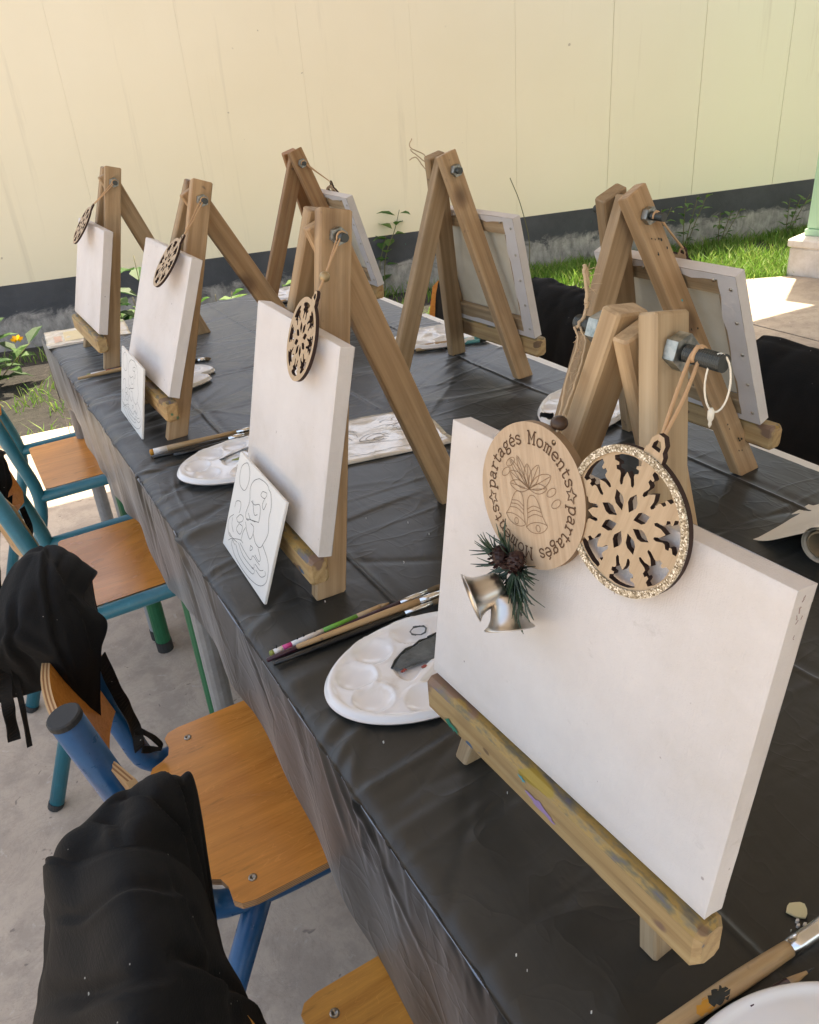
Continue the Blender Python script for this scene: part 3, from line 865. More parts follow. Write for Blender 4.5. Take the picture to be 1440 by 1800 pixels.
def hexnut(p, axis, r, h, name, parent, material):
    fm = frame_z(p, V(p) + V(axis), (0.3, 0.2, 1))
    vs, fs = prism([(r * math.cos(math.pi / 3 * k), r * math.sin(math.pi / 3 * k)) for k in range(6)], 0, h)
    return obj(name, mesh(name, vs, fs, material), parent, fm)

def threaded(p0, p1, r, name, parent):
    p0, p1 = V(p0), V(p1)
    L = (p1 - p0).length
    k = int(L / 0.0016)
    prof = []
    for i in range(k):
        prof += [(r, L * i / k), (r * 0.88, L * (i + 0.5) / k)]
    prof += [(r * 0.8, L)]
    vs, fs = lathe(prof, 14)
    return obj(name, mesh(name, vs, fs, M['rod']), parent, frame_z(p0, p1, (1, 0, 0)))

def easel(label, x0, yc, s, lean, H, rear, yaw, wood='wood', half=0.12, ledge='ledge', bolt=0.014, mid=0.0, wb=0.036, out=0.018, ledge_off=0.0, ledge_w=0.312, wv=0.019, ot=0.018, z0=0.051, bd=0.030):
    """x0 = front face of the front feet; s = +1 opens to -x (left row), -1 opens to +x"""
    b = V((s * math.cos(yaw), s * math.sin(yaw), 0)); v = V((-math.sin(yaw), math.cos(yaw), 0))
    o = V((x0, yc, T))
    t = thing('tabletop_easel', label, 'easel', o, yaw if s > 0 else yaw + math.pi, 'wooden tabletop easels')
    sl = lean
    def fr(bb, vv, z): return o + b * bb + v * vv + V((0, 0, z))
    W = M[wood]
    topb = sl * H + wb / 2
    lumber('front_leg', fr(wb / 2, -half, 0), fr(topb, -ot, H), b, wb, wv, t, W, True)
    lumber('front_leg', fr(wb / 2, half, 0), fr(topb, ot, H - 0.004), b, wb, wv, t, W, True)
    zt = H - 0.012
    hb = H - bd
    rt = rear + (sl * hb + wb / 2 - rear) * zt / hb
    lumber('rear_leg', fr(rear, mid, 0), fr(rt, 0, zt), b, wb + 0.003, 2 * ot - wv - 0.0005, t, W, True)
    # ledge across the front
    lz = z0 + 0.016
    bb = sl * lz - 0.0150
    e0, e1 = fr(bb, ledge_off - ledge_w / 2, lz), fr(bb, ledge_off + ledge_w / 2, lz)
    lumber('ledge', e0, e1, b, 0.026, 0.038, t, M[ledge], False, 0.0045)
    # bolt through the top
    hb = H - bd
    bc = fr(sl * hb + wb / 2, 0, hb)
    yn = -(ot + (half - ot) * bd / H + wv / 2) - 0.001
    for sg in (1, -1):
        n0 = bc + v * (yn * sg)
        hexnut(n0, v * (-sg), bolt * 0.86, 0.009, 'nut', t, M['steel'])
    threaded(bc + v * (yn - out - 0.009), bc + v * (-yn + out * 0.7 + 0.009), bolt * 0.42, 'bolt', t)
    return dict(t=t, o=o, b=b, v=v, sl=sl, H=H, bolt=bc, yn=yn, fr=fr, lz=lz, z0=z0, out=out)

def canvas(e, label, cw, chh, voff, group='blank stretched canvases', th=0.018, roll=0.0, back=True):
    b, v, sl = e['b'], e['v'], e['sl']
    ang = math.atan(sl)
    s = 1 if b.x > 0 else -1
    up = (V((0, 0, 1)) * math.cos(ang) + b * math.sin(ang)).normalized()
    nf = (-b * math.cos(ang) + V((0, 0, 1)) * math.sin(ang)).normalized()    # towards the painter
    right = up.cross(nf).normalized()
    zb = e['lz'] + 0.0197
    base = e['fr'](sl * zb, voff, zb) + nf * (th + 0.0045)      # front face, bottom centre
    if roll:
        rm = Matrix.Rotation(roll, 3, nf); right = rm @ right; up = rm @ up
    m_ = axes(base, right, up, nf)
    t = thing('canvas', label, 'canvas', base, 0, group)
    # wrapped canvas: front with soft edges and four sides, open at the back
    nx, ny = 26, 22
    vs, fs = [], []
    for j in range(ny + 1):
        for i in range(nx + 1):
            x = -cw / 2 + cw * (0.0 if i == 0 else 1.0 if i == nx else 0.005 + 0.99 * (i - 1) / (nx - 2)); y = chh * (0.0 if j == 0 else 1.0 if j == ny else 0.006 + 0.988 * (j - 1) / (ny - 2))
            u_, w_ = 2 * i / nx - 1, 2 * j / ny - 1
            d = min(i, nx - i, j, ny - j)
            z = -0.0011 if d == 0 else 0.0
            if d > 1: z -= 0.0016 * (1 - u_ ** 4) * (1 - w_ ** 4)
            vs.append((x, y, z))
    W_ = nx + 1
    fs += [(j * W_ + i, j * W_ + i + 1, (j + 1) * W_ + i + 1, (j + 1) * W_ + i) for j in range(ny) for i in range(nx)]
    loop = [i for i in range(nx + 1)] + [j * W_ + nx for j in range(1, ny + 1)] + [ny * W_ + i for i in range(nx - 1, -1, -1)] + [j * W_ for j in range(ny - 1, 0, -1)]
    nl = len(loop)
    nf_ = len(fs)
    o2 = len(vs)
    for k in loop: vs.append(vs[k])
    loop0 = loop
    loop = [o2 + k for k in range(nl)]
    o2 = len(vs)
    for zz in (-th * 0.5, -th):
        for k in loop:
            x, y, _ = vs[k]
            vs.append((x + random.uniform(-1, 1) * 0.0004, y + random.uniform(-1, 1) * 0.0004, zz))
    for k in range(nl):
        l = (k + 1) % nl
        fs.append((loop[l], loop[k], o2 + k, o2 + l))
        fs.append((o2 + l, o2 + k, o2 + nl + k, o2 + nl + l))
    cm_ = mesh('canvas_cover', vs, fs, M['canvas'])
    cm_.polygons.foreach_set('use_smooth', [i < nf_ for i in range(len(fs))])
    obj('canvas_cover', cm_, t, m_)
    # stretcher bars
    bw = 0.034; q_ = 0.0012
    def bar(x0_, x1_, y0_, y1_, zaxis):
        z0_, z1_ = -th + 0.001, -0.004
        if zaxis == 'y':
            fm = m_ @ axes(((x0_ + x1_) / 2, y0_, (z0_ + z1_) / 2), (1, 0, 0), (0, 0, -1), (0, 1, 0))
            vs_, fs_ = box(-(x1_ - x0_) / 2, (x1_ - x0_) / 2, -(z1_ - z0_) / 2, (z1_ - z0_) / 2, 0, y1_ - y0_, 0.001)
        else:
            fm = m_ @ axes((x0_, (y0_ + y1_) / 2, (z0_ + z1_) / 2), (0, 1, 0), (0, 0, 1), (1, 0, 0))
            vs_, fs_ = box(-(y1_ - y0_) / 2, (y1_ - y0_) / 2, -(z1_ - z0_) / 2, (z1_ - z0_) / 2, 0, x1_ - x0_, 0.001)
        obj('stretcher_bar', mesh('stretcher_bar', vs_, fs_, M['wood_pale']), t, fm)
    bar(-cw / 2 + q_, -cw / 2 + bw, bw + 0.001, chh - bw - 0.001, 'y')
    bar(cw / 2 - bw, cw / 2 - q_, bw + 0.001, chh - bw - 0.001, 'y')
    bar(-cw / 2 + q_, cw / 2 - q_, q_, bw, 'x')
    bar(-cw / 2 + q_, cw / 2 - q_, chh - bw, chh - q_, 'x')
    # raw back of the cloth
    vs_, fs_ = [(-cw / 2 + bw, bw, -0.0035), (cw / 2 - bw, bw, -0.0035), (cw / 2 - bw, chh - bw, -0.0035), (-cw / 2 + bw, chh - bw, -0.0035)], [(3, 2, 1, 0)]
    obj('canvas_back', mesh('canvas_back', vs_, fs_, M['canvas_back']), t, m_)
    # folded edge stapled on the back
    fe = []
    for side in ('l', 'r', 't', 'b'):
        n_ = 14
        for k in range(n_):
            u0, u1 = k / n_, (k + 1) / n_
            def wd(u): return (0.030 if side in 'lr' else 0.010) + 0.0012 * math.sin(u * 17 + ord(side)) + 0.004 * noise.noise(V((u * 9, ord(side), voff * 7)))
            za = -th - 0.0004
            if side in 'lr':
                sgn = -1 if side == 'l' else 1
                xe = sgn * cw / 2
                P_ = [(xe, chh * u0), (xe - sgn * wd(u0), chh * u0), (xe - sgn * wd(u1), chh * u1), (xe, chh * u1)]
            else:
                sgn = -1 if side == 'b' else 1
                ye = 0 if side == 'b' else chh
                P_ = [(-cw / 2 + cw * u0, ye), (-cw / 2 + cw * u0, ye - sgn * wd(u0)), (-cw / 2 + cw * u1, ye - sgn * wd(u1)), (-cw / 2 + cw * u1, ye)]
                za -= 0.0004
            fe.append(([(p[0], p[1], za) for p in P_], [(0, 1, 2, 3)]))
    obj('folded_edge', mesh('folded_edge', *join(*fe), M['canvas']), t, m_)
    if back:
        tm = mesh('tack', *ball((0, 0, 0), 0.0028, 8, 6, 0.6), M['tack'], True)
        for k in range(5):
            y = chh * (0.08 + 0.21 * k)
            for sgn in (-1, 1):
                obj('tack', tm, t, m_ @ Matrix.Translation((sgn * (cw / 2 - 0.010), y, -th - 0.001)))
        for k in range(4):
            obj('tack', tm, t, m_ @ Matrix.Translation((-cw / 2 + cw * (0.14 + 0.24 * k), chh - 0.010, -th - 0.0014)))
    return dict(t=t, m=m_, cw=cw, ch=chh, right=right, up=up, nf=nf, base=base)

E1 = easel('nearest easel, weathered, with a wood plaque and glitter bauble hung on its big bolt', 0.299, 0.378, 1, 0.152, 0.450, 0.222, 0.045, 'wood_pale', 0.120, 'ledge', 0.0138, 0.0, 0.031, 0.028, -0.012, 0.318, 0.0165, 0.0155, 0.063, 0.021)
E2 = easel('second easel of the left row, with a snowflake bauble on a beaded cord', 0.294, 0.955, 1, 0.245, 0.450, 0.285, -0.02, 'wood', 0.118, 'ledge', 0.0125, 0.005, 0.041, 0.014, -0.02, 0.27, z0=0.045, bd=0.027)
E3 = easel('third easel of the left row, holding a canvas with a small drawing board below', 0.276, 1.605, 1, 0.395, 0.430, 0.385, 0.02, 'wood', 0.115, 'ledge', 0.0125, 0.0, 0.038, 0.012, -0.01, 0.30)
E4 = easel('farthest easel of the left row, beside the plastic sleeve at the table end', 0.270, 2.14, 1, 0.305, 0.428, 0.285, 0.015, 'wood', 0.115, 'ledge_clean', 0.0125, 0.0, 0.036, 0.011, -0.01, 0.285)
R1 = easel('nearest easel of the right row, seen from behind with black paint flecks', 1.003, 0.868, -1, 0.425, 0.428, 0.333, 0.06, 'wood', 0.114, 'ledge', 0.0135, 0.0, 0.040, 0.020, 0.0, 0.31)
R2 = easel('middle easel of the right row, seen from behind with string ends at its top', 0.997, 1.432, -1, 0.235, 0.440, 0.262, 0.09, 'wood', 0.112, 'ledge', 0.0135, 0.01, 0.038, 0.008, 0.0, 0.30)
R3 = easel('farthest easel of the right row, of reddish wood', 0.990, 2.085, -1, 0.290, 0.420, 0.285, 0.0, 'wood_red', 0.112, 'ledge_clean', 0.0125, 0.0, 0.036, 0.009, 0.0, 0.30)

C1 = canvas(E1, 'large blank white canvas with scuffed corner on the nearest easel', 0.311, 0.243, -0.010, th=0.018)
C2 = canvas(E2, 'blank white canvas on the second easel, behind a small drawing board', 0.262, 0.254, -0.030)
C3 = canvas(E3, 'blank white canvas on the third easel of the left row', 0.290, 0.248, -0.012, th=0.020)
C4 = canvas(E4, 'blank white canvas on the farthest left easel, at the table corner', 0.278, 0.230, -0.012, th=0.020)
CR1 = canvas(R1, 'tacked canvas seen from behind on the nearest right easel', 0.252, 0.255, -0.012, th=0.019)
CR2 = canvas(R2, 'tacked canvas seen from behind on the middle right easel', 0.272, 0.246, -0.009, th=0.019)
CR3 = canvas(R3, 'tacked canvas seen from behind on the reddish far easel', 0.300, 0.235, -0.026, th=0.019)

# hand painted stains on the nearest ledge and leg (dried paint, slightly proud of the wood)
def blob(name, fm, pts, mt, parent, z=0.0004):
    n_ = len(pts)
    P_ = spline([V((p[0], p[1], 0)) for p in pts] + [V((pts[0][0], pts[0][1], 0))], 4)[:-1]
    vs = [(p.x, p.y, z) for p in P_] + [(sum(p.x for p in P_) / len(P_), sum(p.y for p in P_) / len(P_), z)]
    c_ = len(P_)
    return obj(name, mesh(name, vs, [(i, (i + 1) % c_, c_) for i in range(c_)], mt), parent, fm)
lf = axes(E1['fr'](0, 0, 0) + E1['b'] * (E1['sl'] * E1['lz'] - 0.0284) + V((0, 0, E1['lz'])), -E1['v'], (0, 0, 1), -E1['b'])
for (u, w_, sx, sy, mt) in ((0.018, -0.003, 0.018, 0.006, 'stain_lilac'), (-0.104, -0.010, 0.010, 0.006, 'stain_sea'), (-0.005, 0.009, 0.005, 0.003, 'stain_teal')):
    blob('paint_stain', lf, [(u + sx * math.cos(a) * random.uniform(0.55, 1.15), w_ + 0.8 * sy * math.sin(a) * random.uniform(0.4, 1.2) - 0.15 * sx * math.cos(a)) for a in [k * 2 * math.pi / 15 for k in range(15)]], M[mt], E1['t'])

def leg_frame(e, sgn, half, t_, face, wb, wv, ot):
    p0 = e['fr'](wb / 2, sgn * half, 0); p1 = e['fr'](e['sl'] * e['H'] + wb / 2, sgn * ot, e['H'])
    fm = frame_z(p0, p1, e['b'])
    L = (p1 - p0).length
    if face == 'front':
        return fm @ axes((-wb / 2 - 0.0004, 0, L * t_), (0, 0, 1), (0, 1, 0), (-1, 0, 0))
    return fm @ axes((0, -wv / 2 * 1.0 - 0.0007 if e['v'].dot(fm.col[1].to_3d()) > 0 else wv / 2 + 0.0007, L * t_), (0, 0, 1), (1, 0, 0), (0, -1, 0) if e['v'].dot(fm.col[1].to_3d()) > 0 else (0, 1, 0))
def speckle(e, fm, n_, ru, rw, size, mt, name='paint_fleck'):
    for _ in range(n_):
        u, w_, s_ = random.uniform(-ru, ru), random.uniform(-rw, rw), size * random.uniform(0.5, 1.2)
        blob(name, fm, [(u + s_ * 1.5 * math.cos(a) * random.uniform(0.5, 1.2), w_ + s_ * math.sin(a) * random.uniform(0.5, 1.2)) for a in [k * 0.785 for k in range(8)]], M[mt], e['t'])
speckle(E1, leg_frame(E1, 1, 0.12, 0.74, 'front', 0.031, 0.0165, 0.0155), 5, 0.014, 0.004, 0.0028, 'stain_red', 'paint_smudge')
for t_, n_ in ((0.10, 5), (0.22, 2), (0.55, 2), (0.80, 3), (0.88, 3)):
    speckle(R1, leg_frame(R1, -1, 0.114, t_, 'side', 0.040, 0.019, 0.018), n_, 0.02, 0.012, 0.0014, 'paint_dark')
speckle(R1, leg_frame(R1, -1, 0.114, 0.65, 'side', 0.040, 0.019, 0.018), 1, 0.01, 0.008, 0.003, 'stain_teal')
speckle(E2, leg_frame(E2, -1, 0.118, 0.18, 'side', 0.041, 0.019, 0.018), 4, 0.03, 0.013, 0.0012, 'paint_dark')
# scuffs on the right side of the nearest canvas
sc_ = []
for _ in range(6):
    y = 0.243 - abs(random.gauss(0.012, 0.018)); z = random.uniform(-0.016, -0.002)
    p = [(0.311 / 2 + 0.0002, y, z)]
    for k in range(3): p.append((p[-1][0], p[-1][1] - random.uniform(0, 0.002), p[-1][2] + random.uniform(-0.0012, 0.0012)))
    sc_.append(tube(p, random.uniform(0.0002, 0.0004), 4))
obj('scuff_mark', mesh('scuff_mark', *join(*sc_), M['scuff']), C1['t'], C1['m'])

# ------------------------------------------------------------------ baubles
def snowflake_plate(R, th, hanger=True):
    o = circle(R, 72)
    k0 = 18
    hw = 0.155 * R
    top = [(hw, R * 0.985), (hw * 0.95, R * 1.07), (hw * 0.72, R * 1.12), (hw * 0.72, R * 1.21), (hw * 0.3, R * 1.30), (-hw * 0.3, R * 1.30), (-hw * 0.72, R * 1.21), (-hw * 0.72, R * 1.12), (-hw * 0.95, R * 1.07), (-hw, R * 0.985)]
    outer = [p for p in o if not (abs(p[0]) < hw * 1.02 and p[1] > 0)]
    # start just left of the top so that the hanger can be appended
    i0 = min(range(len(outer)), key=lambda i: (0 if outer[i][1] > 0 and outer[i][0] < 0 else 1, abs(outer[i][0])))
    outer = outer[i0:] + outer[:i0]
    outer = outer + top
    holes = []
    hs = 0.42
    holes.append([(hw * 0.42, R * 1.10), (hw * 0.42, R * 1.17), (hw * 0.15, R * 1.23), (-hw * 0.15, R * 1.23), (-hw * 0.42, R * 1.17), (-hw * 0.42, R * 1.10)])
    def pol(r, a): return (R * r * math.cos(a), R * r * math.sin(a))
    for k in range(8):
        a = math.pi / 2 + k * math.pi / 4
        holes.append([pol(0.15, a), pol(0.275, a + 0.27), pol(0.34, a + 0.21), pol(0.435, a), pol(0.34, a - 0.21), pol(0.275, a - 0.27)])
        g = a + math.pi / 8
        d = math.radians
        half = [(0.66, 0), (0.58, 5.6), (0.49, 8.6), (0.485, 12.2), (0.53, 13.2), (0.63, 10.0), (0.665, 10.8), (0.69, 15.2), (0.74, 14.8), (0.74, 11.2), (0.775, 10.8), (0.81, 15.4), (0.865, 15.0), (0.88, 7.0)]
        poly = [pol(r_, g + d(x)) for r_, x in half] + [pol(0.88, g)] + [pol(r_, g - d(x)) for r_, x in reversed(half[1:])]
        holes.append(poly)
    return flat_shape(outer, holes, th)

PLATE = snowflake_plate(0.0485, 0.0042)
two_mats(PLATE, M['veneer'], M['burnt'])
PLATE.name = 'snowflake_plate'
R0 = 0.0485

def pend_matrix(center, c, rot=0.0, tilt=0.0, yaw=0.0):
    m_ = axes(center, c['right'], c['up'], c['nf'])
    return m_ @ Matrix.Rotation(yaw, 4, 'Y') @ Matrix.Rotation(tilt, 4, 'X') @ Matrix.Rotation(rot, 4, 'Z')

def wob(pts, amp=0.0006):
    return [V(p) + V((random.uniform(-1, 1), random.uniform(-1, 1), random.uniform(-1, 1))) * amp for p in pts]

def bauble(label, m_, e, near=True, glitter=False, bead=False, scale=1.0, far=False, cordm='cord'):
    c = m_ @ V((0, 0, 0))
    t = thing('snowflake_bauble', label, 'ornament', c, 0, 'wooden snowflake baubles')
    ms = m_ @ Matrix.Scale(scale, 4)
    obj('snowflake_plate', PLATE, t, ms)
    if glitter:
        rm = flat_shape(circle(R0 * 1.003, 72), [circle(R0 * 0.905, 72)], 0.0014)
        rm.materials.append(M['glitter'])
        obj('glitter_rim', rm, t, ms @ Matrix.Translation((0, 0, 0.0028)))
    eye = m_ @ V((0, R0 * 1.22 * scale, 0.0005))
    v = e['v']
    bp = e['bolt'] + v * ((e['yn'] - 0.009 - e['out'] * 0.35) if near else (-e['yn'] + 0.009 + e['out'] * 0.3))
    r_ = 0.0062
    front = -e['b'] * r_
    d = (bp - eye).normalized()
    cords = []
    for sgn in (1, -1):
        off = e['v'] * (0.0011 * sgn)
        p0 = eye + off * 0.4
        if bead:
            mid_ = eye + (bp - eye) * 0.30
            pts = [p0, mid_ + off * 0.3, (mid_ + bp) * 0.5 + off * 1.5 + front * 0.3, bp + front * (1 if sgn > 0 else -0.2) + off + V((0, 0, -0.002 if sgn > 0 else 0.004))]
        else:
            pts = [p0, eye + (bp - eye) * 0.5 + off * 1.8 + front * (0.2 + 0.25 * sgn), bp + front * (1.05 if sgn > 0 else 0.3) + off * 1.5, bp + V((0, 0, 0.0065)) + off * 1.4]
        cords.append(tube(spline(pts, 6), 0.00125, 6))
    # loop over the bolt
    ring = []
    bx = e['b']
    for k in range(13):
        a = -1.9 + 3.8 * k / 12
        ring.append(bp + V((0, 0, 1)) * (r_ * math.cos(a)) - bx * (r_ * math.sin(a)))
    cords.append(tube(ring, 0.00125, 6))
    part('cord', join(*cords), M[cordm], t, smooth=True)
    if bead:
        part('bead', ball(eye + (bp - eye) * 0.30, 0.0062, 14, 10), M['bead_gold'], t, smooth=True)
    return t

def on_canvas(c, px_, y_, lift=0.0045):
    return c['m'] @ V((px_, y_, lift))
# local canvas coordinates: x to the right of the painter, y up
def loc_of(c, w): return c['m'].inverted() @ V(w)
p = loc_of(C1, (0.318, 0.325, 1.069))
B1 = pend_matrix(C1['m'] @ V((p.x, p.y, 0.007)), C1, math.radians(-14), 0.0, 0.0)
bauble('large snowflake bauble with a glittering champagne rim on the nearest easel', B1, E1, glitter=True)
p = loc_of(C2, (0.335, 0.875, 1.055))
bauble('snowflake bauble on a beaded cord in front of the second canvas', pend_matrix(C2['m'] @ V((p.x, p.y, 0.009)), C2, math.radians(-20), -0.12, -0.10), E2, bead=True)
p = loc_of(C3, (0.36, 1.526, 1.040))
bauble('small snowflake bauble in front of the third left canvas', pend_matrix(C3['m'] @ V((p.x, p.y, 0.016)), C3, math.radians(-22), -0.30, -0.08), E3, scale=0.98)
p = loc_of(C4, (0.338, 2.127, 1.038))
bauble('snowflake bauble on the farthest left canvas', pend_matrix(C4['m'] @ V((p.x, p.y, 0.018)), C4, math.radians(-20), -0.36, -0.05), E4, scale=0.95)
p = loc_of(CR1, (0.925, 0.845, 1.025))
bauble('dark rimmed bauble peeping over the nearest right canvas, seen from behind', pend_matrix(CR1['m'] @ V((p.x, p.y, 0.006)), CR1, math.radians(18), 0, 0), R1)
p = loc_of(CR3, (0.925, 2.06, 1.03))
bauble('bauble hidden in front of the reddish far easel, its edge just showing', pend_matrix(CR3['m'] @ V((p.x - 0.02, p.y - 0.02, 0.006)), CR3, math.radians(12), 0, 0), R3)

# clear hang loop on the big bolt
t = thing('hang_loop', 'clear plastic loop with a tiny clasp hanging from the big bolt', 'loop', (0.33, 0.28, 1.165))
lc = E1['bolt'] + E1['v'] * (E1['yn'] - 0.009 - 0.022)
lp = []
for k in range(25):
    a = 2 * math.pi * k / 24
    lp.append(lc + V((0.004 * math.sin(a), -0.006 * math.sin(a) - 0.003, -0.013 + 0.0185 * math.cos(a))))
part('loop_thread', tube(lp, 0.0007, 6, False), M['clear'], t, smooth=True)
cm = frame_z(lp[13], lp[13] + V((0, 0, -1)), (1, 0, 0))
obj('clasp', mesh('clasp', *lathe([(0.0008, -0.002), (0.0022, 0), (0.0020, 0.005), (0.0010, 0.007), (0.0012, 0.009), (0.0004, 0.011)], 10), M['clear'], True), t, cm)

# ------------------------------------------------------------------ wood plaque with bells
GL = {
 'p': ([[(0.05, 0.62), (0.16, 0.62)], [(0.16, 0.65), (0.16, -0.28)], [(0.04, -0.28), (0.30, -0.28)], [(0.16, 0.50), (0.28, 0.63), (0.44, 0.62), (0.54, 0.48), (0.55, 0.30), (0.50, 0.12), (0.38, 0.02), (0.26, 0.03), (0.16, 0.14)]], 0.66),
 'a': ([[(0.10, 0.52), (0.18, 0.62), (0.32, 0.64), (0.42, 0.56), (0.43, 0.44), (0.43, 0.10), (0.48, 0.02), (0.58, 0.02)], [(0.43, 0.38), (0.24, 0.36), (0.09, 0.26), (0.08, 0.10), (0.18, 0.01), (0.32, 0.04), (0.43, 0.16)]], 0.64),
 'r': ([[(0.05, 0.62), (0.18, 0.62)], [(0.18, 0.64), (0.18, 0.02)], [(0.05, 0.02), (0.36, 0.02)], [(0.18, 0.42), (0.28, 0.58), (0.40, 0.64), (0.50, 0.58)]], 0.58),
 't': ([[(0.20, 0.86), (0.20, 0.16), (0.26, 0.03), (0.38, 0.02), (0.48, 0.12)], [(0.05, 0.62), (0.44, 0.62)]], 0.54),
 'g': ([[(0.46, 0.55), (0.36, 0.64), (0.22, 0.62), (0.12, 0.50), (0.12, 0.38), (0.22, 0.27), (0.36, 0.27), (0.46, 0.38), (0.46, 0.52)], [(0.44, 0.58), (0.58, 0.66)], [(0.20, 0.27), (0.14, 0.18), (0.20, 0.10), (0.44, 0.08), (0.54, -0.04), (0.48, -0.22), (0.28, -0.28), (0.10, -0.22), (0.08, -0.08), (0.18, 0.08)]], 0.64),
 'e': ([[(0.10, 0.34), (0.52, 0.34), (0.50, 0.52), (0.38, 0.64), (0.22, 0.62), (0.10, 0.46), (0.09, 0.26), (0.18, 0.08), (0.34, 0.01), (0.52, 0.10)]], 0.62),
 's': ([[(0.44, 0.62), (0.44, 0.48)], [(0.44, 0.54), (0.34, 0.64), (0.20, 0.64), (0.11, 0.54), (0.14, 0.42), (0.30, 0.35), (0.44, 0.27), (0.47, 0.14), (0.38, 0.03), (0.22, 0.01), (0.10, 0.12)], [(0.10, 0.02), (0.10, 0.18)]], 0.56),
 'M': ([[(0.14, 0.95), (0.14, 0.02)], [(0.14, 0.95), (0.36, 0.32), (0.58, 0.95)], [(0.58, 0.95), (0.58, 0.02)], [(0.02, 0.95), (0.18, 0.95)], [(0.54, 0.95), (0.70, 0.95)], [(0.02, 0.02), (0.26, 0.02)], [(0.46, 0.02), (0.70, 0.02)]], 0.76),
 'o': ([[(0.32, 0.64), (0.17, 0.58), (0.09, 0.40), (0.10, 0.22), (0.20, 0.05), (0.32, 0.02), (0.46, 0.08), (0.55, 0.26), (0.54, 0.44), (0.46, 0.58), (0.32, 0.64)]], 0.66),
 'm': ([[(0.03, 0.62), (0.13, 0.62)], [(0.13, 0.64), (0.13, 0.02)], [(0.04, 0.02), (0.22, 0.02)], [(0.13, 0.50), (0.22, 0.62), (0.32, 0.60), (0.36, 0.48), (0.36, 0.02)], [(0.30, 0.02), (0.44, 0.02)], [(0.36, 0.50), (0.46, 0.62), (0.56, 0.60), (0.60, 0.48), (0.60, 0.02)], [(0.52, 0.02), (0.68, 0.02)]], 0.74),
 'n': ([[(0.04, 0.62), (0.16, 0.62)], [(0.16, 0.64), (0.16, 0.02)], [(0.04, 0.02), (0.28, 0.02)], [(0.16, 0.48), (0.28, 0.62), (0.42, 0.62), (0.50, 0.48), (0.50, 0.02)], [(0.40, 0.02), (0.62, 0.02)]], 0.66),
 ' ': ([], 0.55),
}
GL['é'] = (GL['e'][0] + [[(0.26, 0.74), (0.42, 0.90)]], 0.62)
star = []
for k in range(11):
    a = math.pi / 2 + k * math.pi / 5
    rr = 0.50 if k % 2 == 0 else 0.22
    star.append((0.45 + rr * math.cos(a), 0.36 + rr * math.sin(a)))
GL['*'] = ([star], 1.0)

PR = 0.0530
pc = C1['m'] @ V((loc_of(C1, (0.312, 0.409, 1.054)).x, loc_of(C1, (0.312, 0.409, 1.054)).y, 0.009))
PM = pend_matrix(pc, C1, math.radians(21), 0.0, 0.03)
plaque = thing('wooden_plaque', 'round engraved wood plaque with pine sprig and two silver bells', 'ornament', pc)
pm_ = flat_shape(circle(PR, 80), [circle(0.0021, 12, PR * 0.90 * math.cos(math.radians(50)), PR * 0.90 * math.sin(math.radians(50)))], 0.0062)
two_mats(pm_, M['plaque'], M['plaque_edge'])
obj('disc', pm_, plaque, PM)
ZF = 0.0034
HL = 0.0096
text = '*partagés Moments' * 2
tot = sum(GL[c_][1] for c_ in text)
RT = PR * 0.765
rib = []
acc = -GL['*'][1] / 2
for c_ in text:
    strokes, adv = GL[c_]
    for st_ in strokes:
        pts = []
        for i in range(len(st_)):
            pts.append(st_[i])
        if len(pts) > 4: pts = [(q_.x, q_.y) for q_ in spline([V((a[0], a[1], 0)) for a in pts], 3)] if c_ != '*' else pts
        out_ = []
        for x, y in pts:
            th = math.pi - (acc + x) / tot * 2 * math.pi
            r_ = RT + (y - 0.30) * HL
            out_.append((r_ * math.cos(th), r_ * math.sin(th)))
        rib.append(ribbon(out_, 0.00112 if c_ != '*' else 0.0010, ZF + random.uniform(0, 0.00006)))
    acc += adv
obj('lettering', mesh('lettering', *join(*rib), M['engrave']), plaque, PM)
# engraved bells and bow
dr = []
def ln(pts, s=3, w=0.00046):
    pts = [(q_.x, q_.y) for q_ in spline([V((a[0], a[1], 0)) for a in pts], s)] if len(pts) > 2 else pts
    dr.append(ribbon([(x * PR, y * PR) for x, y in pts], w, ZF))
def bell(cx_, cy_, ang, sc_):
    ca, sa = math.cos(ang), math.sin(ang)
    tr_ = lambda P: [(cx_ + sc_ * (x * ca - y * sa), cy_ + sc_ * (x * sa + y * ca)) for x, y in P]
    ln(tr_([(-0.5, -0.5), (-0.36, -0.2), (-0.28, 0.2), (-0.16, 0.45), (0, 0.52), (0.16, 0.45), (0.28, 0.2), (0.36, -0.2), (0.5, -0.5)]))
    ln(tr_([(-0.5, -0.5), (-0.3, -0.66), (0, -0.72), (0.3, -0.66), (0.5, -0.5), (0.3, -0.40), (0, -0.36), (-0.3, -0.40), (-0.5, -0.5)]))
    ln(tr_([(-0.33, -0.05), (0, 0.04), (0.33, -0.05)])); ln(tr_([(-0.3, 0.08), (0, 0.17), (0.3, 0.08)])); ln(tr_([(-0.37, -0.2), (0, -0.1), (0.37, -0.2)]))
    ln(tr_([(0.05 + 0.10 * math.cos(a), -0.56 + 0.11 * math.sin(a)) for a in [k * 0.7 for k in range(10)]]))
bell(0.04, -0.20, 0.05, 0.42); bell(-0.28, -0.12, -0.38, 0.40)
